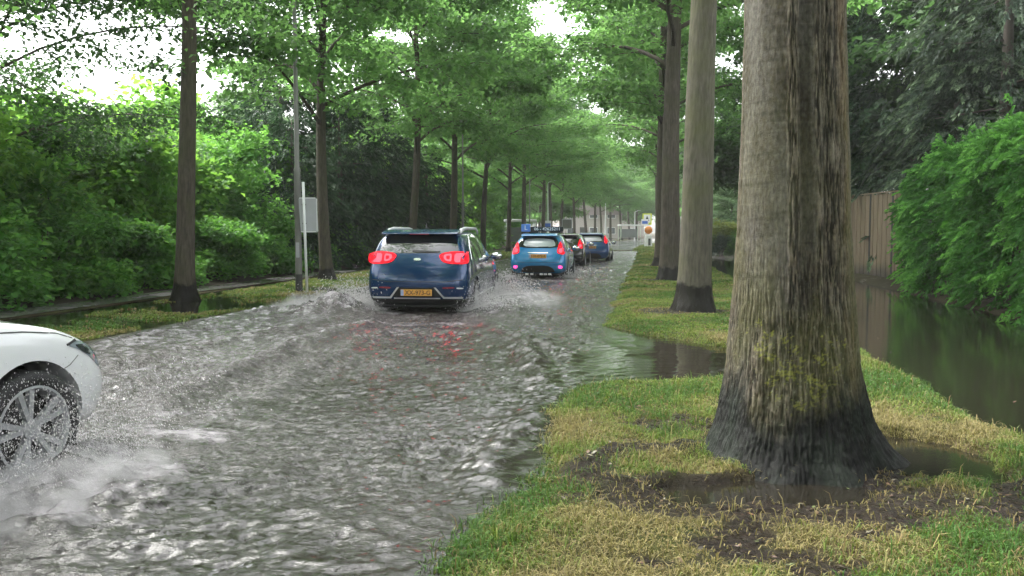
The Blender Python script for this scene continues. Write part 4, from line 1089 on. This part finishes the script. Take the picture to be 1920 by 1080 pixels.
def wheel(parent, x, y, r=.335, rim=.235, w=.205, spokes=5, rz=0):
    s = 1 if x > 0 else -1
    def L(a): return s * a
    tw = MB(); tw.lathe([(L(-.1), rim), (L(-.1), r - .03), (L(-.085), r - .008), (L(-.05), r), (L(.05), r), (L(.085), r - .008), (L(.1), r - .03), (L(.103), rim + .03), (L(.09), rim)], 48, 'x')
    t = tw.build('wheel', M['rubber'], parent, True, loc=(x, y, .33)); t.rotation_euler[0] = rz
    rm = MB(); rm.lathe([(L(.092), rim + .002), (L(.095), rim - .012), (L(.07), rim - .022), (L(-.08), rim - .03)], 48, 'x')
    for k in range(spokes):
        for o_ in (-.13, .13):
            a = 2 * PI * k / spokes; a1 = a + o_ * .5; a2 = a + o_ * 1.4
            ca, sa = math.cos(a1), math.sin(a1); cb, sb = math.cos(a2), math.sin(a2); r0, r1 = .035, rim - .014
            p0 = (L(.070), r0 * ca, r0 * sa); p1 = (L(.084), r1 * cb, r1 * sb); w0 = .013; w1 = .017
            V = []
            for (p, wd, an) in ((p0, w0, a1), (p1, w1, a2)):
                for (dx, dw) in ((0, -wd), (0, wd), (-.03, wd), (-.03, -wd)): V.append((p[0] + L(dx), p[1] - math.sin(an) * dw, p[2] + math.cos(an) * dw))
            rm.add(V, [(0, 1, 2, 3), (4, 7, 6, 5), (0, 4, 5, 1), (1, 5, 6, 2), (2, 6, 7, 3), (3, 7, 4, 0)])
    rm.lathe([(L(.05), .062), (L(.075), .058), (L(.08), .03), (L(.08), .001)], 24, 'x')
    rr_ = rm.build('rim', M['alloy'], t, False); 
    MB().lathe([(L(.0), .001), (L(.0), rim - .035), (L(-.02), rim - .035)], 32, 'x').build('brake_disc', M['steel_dark'], t, True)
def text(body, size, loc, rot, mat, parent, name='lettering', ext=.002, sx=1):
    cu = bpy.data.curves.new(name, 'FONT'); cu.body = body; cu.size = size; cu.extrude = ext; cu.align_x = 'CENTER'; cu.align_y = 'CENTER'; cu.offset = .0012
    o = bpy.data.objects.new(name, cu); C.objects.link(o); me = evaluated(o); bpy.data.objects.remove(o)
    o = link(name, me, M[mat], parent, loc); o.rotation_euler = rot; o.scale = (sx, 1, 1); return o
def plate(parent, y, z, txt, w=.52, tilt=0, bv=None):
    p = MB().box((0, 0, 0), (w, .012, .11)).build('number_plate', M['plate'], parent, bevel=.004, loc=(0, y, z))
    MB().box((-w / 2 + .028, -.008, 0), (.05, .006, .1)).build('blue_strip', M['plate_blue'], p)
    text(txt, .105, (.028, -.0085, -.002), (PI / 2, 0, 0), 'plate_ink', p, sx=.98)
    p.rotation_euler[0] = tilt; return p
def common(t, bv, hl, w, mirror_y=.75, mz=1.0, cladding=None, handles=()):
    for s in (-1, 1):
        m = MB(); m.lathe([(0, .001), (0, .085), (.05, .095), (.10, .08), (.14, .001)], 16, 'y', (0, 0, 0))
        o = m.build('mirror', M[cladding or 'black_gloss'], t, True, loc=(s * (w + .12), mirror_y, mz)); o.scale = (1.3, 1, .85)
        MB().lathe([(-.004, .001), (-.004, .082), (-.012, .082), (-.012, .001)], 20, 'y').build('mirror_glass', M['chrome'], o, True)
        MB().tube([(s * -.16, .03, -.05), (s * -.02, .05, -.01)], .02, 6).build('mirror_arm', M['black_plastic'], o, True)
        for (hy, hz) in handles:
            q = bv.ray_cast(Vector((s * 4, hy, hz)), Vector((-s, 0, 0)))[0]
            if q: MB().box((q.x + s * .012, hy, hz), (.03, .2, .028)).build('door_handle', M[hl], t, bevel=.01)

# dark blue crossover ------------------------------------------------
YR = [-2.02, -2.03, -2.06, -2.15, -2.12, -2.07, -1.94, -1.74, -1.71, -1.70]
YF = [2.0, 2.0, 1.98, 2.02, 2.02, 1.98, 1.95, 1.94, 1.95, 1.96]
def make_suv():
    t = empty('suv_car')
    st = [(0, .24, .84, .96, 1.50, .66), (0, .22, .895, .98, 1.53, .685), (-1.35, .21, .905, .98, 1.555, .695), (-.6, .2, .905, .97, 1.57, .70), (.15, .2, .9, .96, 1.555, .69),
          (.6, .2, .9, .955, 1.47, .61), (1.15, .2, .9, .95, 1.09, .68), (1.55, .21, .89, .90, 1.0, .66), (0, .23, .83, .80, .89, .6), (0, .25, .78, .74, .82, .55)]
    body, bv = car_body(st, YR, YF, (-1.30, 1.38), .385, 'blue_paint', zclad=.36)
    b = link('body', body, None, t)
    patch('rear_window', [(-.70, 1.14), (.70, 1.14), (.66, 1.3), (.60, 1.43), (0, 1.45), (-.60, 1.43), (-.66, 1.3)], 'y', -1, bv, 'glass', t, sm_=1)
    MB().prism([(-1.62, 1.545), (-1.86, 1.50), (-1.92, 1.475), (-1.88, 1.455), (-1.68, 1.47)], 'x', -.67, .67).build('spoiler', M['blue_paint'], t, bevel=.012)
    MB().box((0, -1.925, 1.463), (.34, .014, .016)).build('high_brake_light', M['reflector'], t, bevel=.003)
    for s in (-1, 1):
        o = [(.36, 1.10), (.43, 1.15), (.62, 1.175), (.80, 1.17), (.87, 1.12), (.875, 1.0), (.83, .955), (.55, .965), (.43, 1.0)]
        i1 = [(.63, 1.145), (.78, 1.14), (.83, 1.10), (.83, 1.02), (.79, .99), (.63, .985)]
        i2 = [(.45, 1.105), (.47, 1.125), (.585, 1.14), (.585, 1.0), (.49, 1.015), (.45, 1.06)]
        i3 = [(.49, 1.095), (.555, 1.105), (.555, 1.035), (.505, 1.045)]
        if s < 0: o, i1, i2, i3 = map(mirror_x, (o, i1, i2, i3))
        L = patch('tail_light', o, 'y', -1, bv, 'tail_red', t, .012, .04)
        patch('brake_light', i1, 'y', -1, bv, 'tail_hot', L, .017, .02); patch('brake_light', i2, 'y', -1, bv, 'tail_hot', L, .017, .02); patch('lens', i3, 'y', -1, bv, 'tail_red', L, .021, .02)
        r_ = [(.44, .57), (.64, .575), (.66, .55), (.46, .54)]; c_ = [(.68, .565), (.79, .56), (.80, .54), (.69, .54)]
        sk = [(.30, .565), (.335, .565), (.47, .40), (.84, .40), (.84, .37), (.455, .37)]
        if s < 0: r_, c_, sk = map(mirror_x, (r_, c_, sk))
        patch('reflector', r_, 'y', -1, bv, 'reflector', t, .008); patch('trim_highlight', c_, 'y', -1, bv, 'silver', t, .008)
        patch('skid_trim', sk, 'y', -1, bv, 'silver', t, .012, .03, 0)
        # side glass and rails
        sg = [(-1.55, 1.04), (-1.45, 1.22), (-1.1, 1.42), (-.5, 1.47), (.1, 1.46), (.5, 1.36), (.85, 1.12), (.92, 1.03), (-.4, 1.02)]
        wdw = patch('side_window', sg, 'x', s, bv, 'glass', t, .004, .01)
        line_patch('window_trim', [(-1.58, 1.02), (-1.46, 1.25), (-1.1, 1.45), (-.5, 1.495), (.1, 1.485)], .022, 'x', s, bv, 'chrome', t, .007)
        for q in ((-.42, 1.02, -.42, 1.48), (-1.12, 1.03, -1.18, 1.4)): line_patch('pillar', [(q[0], q[1]), (q[2], q[3])], .06, 'x', s, bv, 'black_gloss', wdw, .007)
        for ln in ([(-.95, 1.0), (-.98, .7), (-.85, .45)], [(-.42, 1.0), (-.44, .42)], [(.82, .98), (.8, .6), (.78, .42)]): line_patch('door_gap', ln, .009, 'x', s, bv, 'black_plastic', t, .002)
        line_patch('sill_trim', [(-.85, .37), (.95, .37)], .03, 'x', s, bv, 'silver', t, .008)
        rl = MB(); rl.tube([(s * .645, -1.62, 1.48), (s * .65, -1.45, 1.535), (s * .655, -1.15, 1.565), (s * .655, .1, 1.565), (s * .63, .45, 1.52), (s * .62, .55, 1.47)], [.03, .034, .03, .022, .022, .02], 10)
        rl.build('roof_rail', M['silver'], t, True)
    patch('bumper_panel', [(-.44, .40), (.44, .40), (.31, .56), (-.31, .56)], 'y', -1, bv, 'black_plastic', t, .006, .02, 0)
    line_patch('skid_trim', [(-.40, .375), (.40, .375)], .022, 'y', -1, bv, 'silver', t, .02)
    line_patch('tailgate_gap', [(-.84, .70), (-.5, .66), (.5, .66), (.84, .70)], .012, 'y', -1, bv, 'black_plastic', t, .003)
    line_patch('crease', [(-.8, .80), (0, .775), (.8, .80)], .02, 'y', -1, bv, 'blue_paint', t, .012)
    patch('badge', smooth_poly([(-.065, 1.02), (.065, 1.02), (.055, 1.06), (-.055, 1.06)], 1), 'y', -1, bv, 'chrome', t, .008)
    patch('wiper', [(-.1, 1.17), (.0, 1.155), (.38, 1.16), (.38, 1.175), (.02, 1.19), (-.08, 1.195)], 'y', -1, bv, 'black_plastic', t, .016, .012, 0)
    MB().lathe([(0, .02), (.03, .015), (.09, .004)], 8, 'z', (0, -1.35, 1.57)).build('aerial', M['black_gloss'], t, True)
    q = bv.ray_cast(Vector((0, -5, .48)), Vector((0, 1, 0)))[0]
    plate(t, q.y - .02, .475, 'XX-973-G', .54)
    ex = MB(); ex.box((0, -1.95, .27), (1.3, .1, .12)); ex.build('rear_valance', M['black_plastic'], t, bevel=.02)
    for x in (-.80, .80):
        for y in (-1.30, 1.38): wheel(t, x, y)
    common(t, bv, 'chrome', .86, .72, 1.02, None, ((-.78, .92), (.08, .92)))
    # stuff seen through nothing: front lamps for the far side
    for s in (-1, 1): patch('headlight', [(s * .45, .72), (s * .75, .74), (s * .74, .64), (s * .5, .62)] if s > 0 else mirror_x([(.45, .72), (.75, .74), (.74, .64), (.5, .62)]), 'y', 1, bv, 'lens', t, .004)
    patch('windscreen', [(-.62, .98 + .14), (.62, 1.12), (.54, 1.44), (-.54, 1.44)], 'y', 1, bv, 'glass', t)
    return t
# small hatchbacks ------------------------------------------------------
def make_hatch(name, paint, txt, L=3.95, w=.86, H=1.47, roof_sign=False, glass='glass_grey', high_lights=False):
    t = empty(name)
    k = L / 2 - 2.18
    yr = [y - k + .0 for y in [-2.02, -2.03, -2.06, -2.15, -2.10, -2.0, -1.86, -1.66, -1.63, -1.62]]; yf = [y + k for y in YF]
    h = H / 1.57
    st = [(0, .25, w - .07, .93, 1.50 * h, .50), (0, .22, w - .01, .95, 1.53 * h, .54), (-1.2, .2, w, .95, 1.56 * h, .57), (-.55, .2, w, .94, 1.57 * h, .58), (.1, .2, w - .01, .93, 1.55 * h, .57),
          (.5, .2, w - .01, .92, 1.46 * h, .55), (1.0, .2, w - .01, .91, 1.03, .62), (1.35, .21, w - .02, .86, .95, .6), (0, .23, w - .08, .76, .84, .55), (0, .25, w - .14, .7, .78, .5)]
    wa = (-1.18, 1.28)
    body, bv = car_body(st, yr, yf, wa, .35, paint, zclad=.27)
    link('body', body, None, t)
    zt = 1.50 * h - .07
    patch('rear_window', [(-.60, 1.02), (.60, 1.02), (.60, 1.16), (.50, zt), (0, zt + .02), (-.50, zt), (-.60, 1.16)], 'y', -1, bv, 'glass', t)
    patch('window_reflection_patch', [(-.47, 1.07), (.0, 1.04), (.50, 1.06), (.50, 1.16), (.42, zt - .06), (0, zt - .02), (-.42, zt - .06)], 'y', -1, bv, glass, t, .008)  # sky reflection painted as a grey patch; plain glass on the black car
    MB().prism([(yr[9] + .1, H - .02), (yr[9] - .18, H - .06), (yr[9] - .22, H - .085), (yr[9] - .15, H - .10), (yr[9] + .02, H - .09)], 'x', -.54, .54).build('spoiler', M[paint], t, bevel=.012)
    for s in (-1, 1):
        if high_lights: o = [(.60, 1.30), (.68, 1.34), (.74, 1.2), (.80, 1.02), (.78, .95), (.64, .97), (.62, 1.1)]; i_ = [(.64, 1.22), (.70, 1.22), (.73, 1.08), (.66, 1.06)]
        else: o = [(.62, 1.20), (.68, 1.22), (.78, 1.02), (.80, .88), (.76, .82), (.58, .86), (.56, .95)]; i_ = [(.61, 1.0), (.71, 1.02), (.73, .92), (.70, .88), (.61, .89)]
        fg = [(.60, .50), (.72, .50), (.74, .44), (.70, .41), (.62, .42)]
        if s < 0: o, i_, fg = map(mirror_x, (o, i_, fg))
        Lg = patch('tail_light', o, 'y', -1, bv, 'tail_red', t, .01, .03, grid_=.04); patch('brake_light', i_, 'y', -1, bv, 'tail_hot', Lg, .016)
        if roof_sign: patch('fog_light', fg, 'y', -1, bv, 'fog_red', t, .01)
        sg = [(-1.35, 1.0), (-1.2, 1.2 * h), (-.9, 1.38 * h), (-.4, 1.43 * h), (.1, 1.42 * h), (.45, 1.32 * h), (.78, 1.05), (.82, .98), (-.4, .97)]
        wdw = patch('side_window', sg, 'x', s, bv, 'glass', t, .004, .01)
        line_patch('window_trim', [(-1.4, .98), (-1.22, 1.23 * h), (-.9, 1.415 * h), (-.4, 1.46 * h)], .02, 'x', s, bv, 'chrome', t, .007)
        line_patch('pillar', [(-.4, .97), (-.4, 1.43 * h)], .06, 'x', s, bv, 'black_gloss', wdw, .007)
        line_patch('door_gap', [(-.42, .96), (-.44, .35)], .009, 'x', s, bv, 'black_plastic', t, .002)
    patch('rear_valance', [(-.52, .28), (.52, .28), (.46, .42), (.3, .50), (-.3, .50), (-.46, .42)], 'y', -1, bv, 'black_plastic', t, .012, .03)
    line_patch('tailgate_gap', [(-.7, .84), (-.62, .60), (.62, .60), (.7, .84)], .012, 'y', -1, bv, 'black_plastic', t, .003)
    line_patch('chrome_bar', [(-.3, .88), (.3, .88)], .025, 'y', -1, bv, 'chrome', t, .01)
    patch('wiper', [(0, 1.04), (.3, 1.05), (.3, 1.065), (0, 1.06)], 'y', -1, bv, 'black_plastic', t, .02, .012, 0)
    q = bv.ray_cast(Vector((0, -5, .78)), Vector((0, 1, 0)))[0]
    plate(t, q.y - .025, .78, txt)
    for x in (-w + .1, w - .1):
        for y in wa: wheel(t, x, y, .31, .21)
    common(t, bv, paint, w - .04, .66, .97, paint, ((-.2, .88),))
    patch('windscreen', [(-.55, 1.03), (.55, 1.03), (.48, 1.32), (-.48, 1.32)], 'y', 1, bv, 'glass', t)
    if roof_sign:
        sb = MB().box((.12, -.45, H + .115), (1.02, .16, .15)).build('roof_sign', M['sign_black'], t, bevel=.01)
        text('06 - 42625211', .13, (.13, -.535, H + .115), (PI / 2, 0, 0), 'sign_white', sb, sx=1.08)
        lb_ = MB().box((-.55, -.45, H + .15), (.28, .17, .24)).build('learner_sign', M['light_blue'], t, bevel=.015)
        text('L', .2, (-.54, -.54, H + .15), (PI / 2, 0, 0), 'sign_white', lb_)
        ft = MB(); ft.box((-.3, -.45, H + .01), (.3, .12, .06)); ft.box((.4, -.45, H + .01), (.3, .12, .06)); ft.build('sign_mount', M['black_plastic'], sb)
        ex = MB()
        for x in (-.33, -.18, .1, .22, .35): ex.box((x, q.y + .05, .24), (.09, .06, .05))
        ex.build('bumper_grille', M['silver'], t, bevel=.008)
    else:
        MB().lathe([(0, .02), (.05, .012), (.16, .004)], 8, 'z', (-.05, -1.1, H - .02)).build('aerial', M['white'], t, True)
    return t
# white car, nose only in view ------------------------------------------
def make_white():
    t = empty('white_car')
    yf = [1.98, 1.98, 1.98, 2.02, 2.03, 2.0, 1.92, 1.86, 1.87, 1.88]
    st = [(0, .22, .82, .94, 1.38, .58), (0, .2, .89, .96, 1.41, .6), (-1.25, .2, .9, .95, 1.45, .62), (-.55, .19, .9, .95, 1.46, .63), (.1, .19, .9, .94, 1.44, .62),
          (.5, .19, .9, .935, 1.34, .6), (.98, .19, .9, .925, 1.03, .68), (1.35, .19, .9, .885, .965, .68), (1.65, .19, .89, .82, .905, .66), (0, .19, .83, .72, .80, .62), (0, .21, .70, .66, .73, .58)]
    wa = (-1.25, 1.32)
    body, bv = car_body(st, YR, yf, wa, .385, 'white_paint', zclad=.215, fbulge=.13)
    link('body', body, None, t)
    for s in (-1, 1):
        hl = patch('headlight', [(1.60, .765), (1.70, .785), (1.80, .765), (1.90, .69), (1.955, .60), (1.95, .56), (1.88, .60), (1.80, .67), (1.70, .73)], 'x', s, bv, 'lens', t, .004, .02, 1, .03)
        patch('lamp_bezel', [(1.66, .765), (1.76, .755), (1.82, .71), (1.80, .685), (1.74, .705)], 'x', s, bv, 'dark_lens', hl, .007, .01, 1, .03)
        line_patch('lamp_rim', [(1.60, .77), (1.70, .79), (1.80, .772), (1.87, .72)], .012, 'x', s, bv, 'black_plastic', hl, .008, .01)
        patch('side_intake', [(1.955, .50), (1.985, .50), (1.985, .30), (1.94, .28)], 'x', s, bv, 'black_gloss', t, .004, .02, 0)
        line_patch('bonnet_gap', [(.95, .905), (1.3, .88), (1.55, .845), (1.68, .80)], .007, 'x', s, bv, 'steel_dark', t, .002)
        line_patch('bumper_gap', [(1.68, .70), (1.60, .655), (1.55, .64)], .005, 'x', s, bv, 'steel', t, .002)
        sg = [(-1.35, 1.0), (-1.2, 1.2), (-.9, 1.34), (-.4, 1.38), (.1, 1.37), (.45, 1.28), (.78, 1.03), (.82, .98), (-.4, .98)]
        patch('side_window', sg, 'x', s, bv, 'glass', t, .004, .01)
        line_patch('door_gap', [(.72, .95), (.70, .5), (.66, .3)], .008, 'x', s, bv, 'black_plastic', t, .002)
        tl = [(.55, .95), (.80, .95), (.82, .85), (.56, .84)]
        patch('tail_light', tl if s > 0 else mirror_x(tl), 'y', -1, bv, 'tail_red', t, .008)
    patch('windscreen', [(-.6, 1.05), (.6, 1.05), (.52, 1.36), (-.52, 1.36)], 'y', 1, bv, 'glass', t)
    patch('rear_window', [(-.6, 1.02), (.6, 1.02), (.52, 1.3), (-.52, 1.3)], 'y', -1, bv, 'glass', t)
    patch('grille', [(-.6, .60), (.6, .60), (.55, .52), (-.55, .52)], 'y', 1, bv, 'black_gloss', t, .005)
    for x in (-.80, .80):
        for y in wa: wheel(t, x, y, .33, .245, spokes=5, rz=.5)
    common(t, bv, 'white_paint', .86, .7, .98, 'white_paint', ((-.15, .88),))
    return t
ZR = -.13
suv = make_suv(); tag(suv, 'dark blue crossover with roof rails ploughing through the flood, brake lights lit', 'car')
fi = make_hatch('hatchback_car', 'bright_blue', 'HX-072-R', roof_sign=True); tag(fi, 'bright blue hatchback with a black lettered roof sign and blue learner box', 'car')
bk = make_hatch('hatchback_car', 'black_paint', 'KT-613-B', w=.84, H=1.45, glass='glass'); tag(bk, 'black hatchback between the two brighter blue cars', 'car')
b2 = make_hatch('hatchback_car', 'mid_blue', 'RL-294-F', w=.87, H=1.47, high_lights=True); tag(b2, 'blue hatchback leading the queue, just ahead of the black car', 'car')
wc = make_white(); tag(wc, 'white car entering at the left edge, front wheel throwing water', 'car')
def put(o, px, drear, half, hd):
    """rear face centred at photo column px, rear at depth drear"""
    x = (px - 960) / F_ * drear; a = math.atan(hd)
    o.rotation_euler = (0, 0, -a); o.location = (x + math.sin(a) * half, drear + math.cos(a) * half, ZR)
put(suv, 781, 14.45, 2.15, .115)
put(fi, 1008, 25.3, 1.95, .15)
put(bk, 1056, 34.3, 1.95, .17)
put(b2, 1107, 39.6, 1.95, .17)
a = math.radians(17); wx, wy = (56 - 960) / F_ * 4.7, 4.7
c_, s_ = math.cos(a), math.sin(a); lx, ly = .9, 1.32
wc.rotation_euler = (0, 0, -a); wc.location = (wx - (lx * c_ + ly * s_), wy - (-lx * s_ + ly * c_), -.055)
#pc = make_hatch('parked_car', 'white_paint', 'GB-518-T', w=.85, H=1.45, glass='glass'); tag(pc, 'white car far off, half hidden behind the dark blue crossover and a trunk', 'car')
# = (x, y, -.05); pc.rotation_euler = (0, 0, -.1 + PI)

# ------------------------------------------------------------------ spray
M['drop'] = simple('water_drops', (.62, .60, .61), .25, spec=.6, var=.2, scale=2)
def spray(name, src, n, vel, spread, size, label, seed, tmax=.5, floor=.0):
    """ballistic droplets: thrown from src points with velocities, caught at random times"""
    r = np.random.default_rng(seed); src = np.array(src); s0 = src[r.integers(len(src), size=n)] + r.normal(0, 1, (n, 3)) * np.array([.12, .12, .02])
    k = r.random(n) ** .7; v = np.array(vel)[None] * (.25 + .9 * r.random(n))[:, None] + r.normal(0, 1, (n, 3)) * np.array(spread)
    tt = k * tmax; p = s0 + v * tt[:, None]; p[:, 2] -= 4.9 * tt ** 2; p[:, 2] = np.abs(p[:, 2] - floor) + floor
    ok = p[:, 2] < 1.0; p = p[ok]; m = len(p)
    vv = v.copy(); vv[:, 2] -= 9.8 * tt; vv = vv[ok]; vv = vv / np.linalg.norm(vv, axis=1, keepdims=True)
    sz = size * (.35 + 1.6 * r.random(m) ** 3); O = np.array([(1, 0, 0), (-1, 0, 0), (0, 1, 0), (0, -1, 0), (0, 0, 1), (0, 0, -1)], float)
    st = O[None] * sz[:, None, None] * (1 + .6 * r.random((m, 1, 3))); st = st + vv[:, None] * ((st * vv[:, None]).sum(-1, keepdims=True)) * 2.2 * r.random((m, 1, 1)); V = (p[:, None] + st).reshape(-1, 3)
    T = np.array([(0, 2, 4), (2, 1, 4), (1, 3, 4), (3, 0, 4), (2, 0, 5), (1, 2, 5), (3, 1, 5), (0, 3, 5)])
    Q = (np.arange(m)[:, None, None] * 6 + T[None]).reshape(-1, 3)
    return tag(link(name, mesh_np(name, V, Q), M['drop']), label, 'spray', kind='stuff')
def loc(o, x, y, z): 
    a = -o.rotation_euler.z; return (o.location.x + x * math.cos(a) + y * math.sin(a), o.location.y - x * math.sin(a) + y * math.cos(a), z)
spray('water_spray', [loc(wc, 1.0, y, .0) for y in (.95, 1.1, 1.25, 1.4, 1.6)], 24000, (1.2, -1.1, .24), (.6, .7, .18), .0013, 'white spray thrown sideways by the front wheel of the white car', 1, .36)
spray('water_spray', [loc(suv, -.85, y, .0) for y in (-1.9, -1.5, -1.2)], 30000, (-2.6, -1.4, 1.1), (.9, .7, .42), .0032, 'white spray beside the rear left wheel of the dark blue crossover', 2, .34)
spray('water_spray', [loc(suv, .85, y, .0) for y in (-1.8, -1.4, 1.0, 1.3)], 30000, (1.8, -.6, .75), (.8, .8, .38), .0032, 'white spray along the right wheels of the dark blue crossover', 3, .32)
spray('water_spray', [loc(fi, sx, y, .0) for y in (-1.5, 1.2) for sx in (-.9, .9)], 3500, (.3, -.3, .8), (1.0, .5, .3), .006, 'low spray round the wheels of the bright blue hatchback', 4, .25)
def mist(name, c, rad, rz, dens, label, sc=3.0):
    bm = bmesh.new(); bmesh.ops.create_icosphere(bm, subdivisions=3, radius=1)
    me = bpy.data.meshes.new(name); bm.to_mesh(me); bm.free()
    m = N('spray_mist'); co = m.coord()
    ln = m.n('VectorMath', operation='LENGTH'); m.set(ln.inputs[0], co)
    fall = m.math('SUBTRACT', 1, ln.outputs['Value']); 
    nz = m.n('TexNoise', Scale=sc, Detail=5, Roughness=.6); tcw = m.n('NewGeometry'); m.set(nz.inputs['Vector'], tcw.outputs['Position'])
    dn = m.math('MULTIPLY', m.math('MAXIMUM', m.math('ADD', fall, m.math('MULTIPLY_ADD', nz.outputs[0], 1.9, -1.05)), 0), dens)
    v = m.n('VolumePrincipled'); m.set(v.inputs['Density'], dn); v.inputs['Color'].default_value = (.93, .92, .94, 1); v.inputs['Anisotropy'].default_value = .2
    m.t.links.new(v.outputs[0], m.out.inputs['Volume'])
    o = link(name, me, m.m, None, c); o.scale = rad; o.rotation_euler = (0, 0, rz)
    return tag(o, label, 'mist', kind='stuff')
mist('spray_mist', loc(wc, 1.25, .9, .02), (.68, 1.0, .20), -.3, 13, 'soft grey mist of water beside the front wheel of the white car', 5)
mist('spray_mist', loc(suv, -1.7, -1.85, .05), (1.2, .8, .30), -.1, 4, 'soft mist left of the rear wheel of the dark blue crossover', 3)
mist('spray_mist', loc(suv, 1.7, .2, .03), (.85, 2.1, .22), -.1, 1.6, 'soft mist along the right side of the dark blue crossover', 3)

# ------------------------------------------------------------------ light and air
W = bpy.data.worlds.new('World'); S.world = W; W.use_nodes = True; nt = W.node_tree; nt.nodes.clear()
sky = nt.nodes.new('ShaderNodeTexSky'); sky.sky_type = 'NISHITA'; sky.sun_disc = False
SUN_EL, SUN_AZ = math.radians(58), math.radians(-60)
sky.sun_elevation = SUN_EL; sky.sun_rotation = SUN_AZ; sky.air_density = 1.0; sky.dust_density = 4; sky.ozone_density = 1
hs = nt.nodes.new('ShaderNodeHueSaturation'); hs.inputs['Saturation'].default_value = .14; hs.inputs['Value'].default_value = 1
bg = nt.nodes.new('ShaderNodeBackground'); bg.inputs['Strength'].default_value = .15
wo = nt.nodes.new('ShaderNodeOutputWorld')
nt.links.new(sky.outputs[0], hs.inputs['Color']); nt.links.new(hs.outputs[0], bg.inputs[0]); nt.links.new(bg.outputs[0], wo.inputs[0])
sl = bpy.data.lights.new('sun', 'SUN'); sl.energy = 1.2; sl.angle = math.radians(25); sl.color = (1, .97, .92)
so = bpy.data.objects.new('sun', sl); C.objects.link(so)
# light comes from the sky rotation direction
sd = Vector((math.sin(-SUN_AZ) * -1 * math.cos(SUN_EL), math.cos(SUN_AZ) * math.cos(SUN_EL), math.sin(SUN_EL)))
so.rotation_euler = sd.to_track_quat('Z', 'Y').to_euler()
HAZE = .0007
if HAZE:
    mb = MB(); mb.box((40, 197, 12), (640, 524, 27))
    hm = N('haze_air'); v = hm.n('VolumePrincipled'); v.inputs['Density'].default_value = HAZE; v.inputs['Color'].default_value = (.96, .98, .97, 1)
    hm.t.links.new(v.outputs[0], hm.out.inputs['Volume'])
    tag(mb.build('haze', hm.m), 'thin pale haze of rain air filling the street', 'haze', kind='stuff')
S.view_settings.view_transform = 'Standard'; S.view_settings.look = 'None'; S.view_settings.gamma = 1; S.view_settings.exposure = 2.55
S.render.film_transparent = False
cy = S.cycles
cy.max_bounces = 8; cy.diffuse_bounces = 3; cy.glossy_bounces = 3; cy.transmission_bounces = 3; cy.volume_bounces = 1; cy.transparent_max_bounces = 4
cy.use_adaptive_sampling = True; cy.adaptive_threshold = .02; cy.caustics_reflective = False; cy.caustics_refractive = False
cy.sample_clamp_indirect = 8; cy.use_denoising = True; cy.volume_step_rate = 2
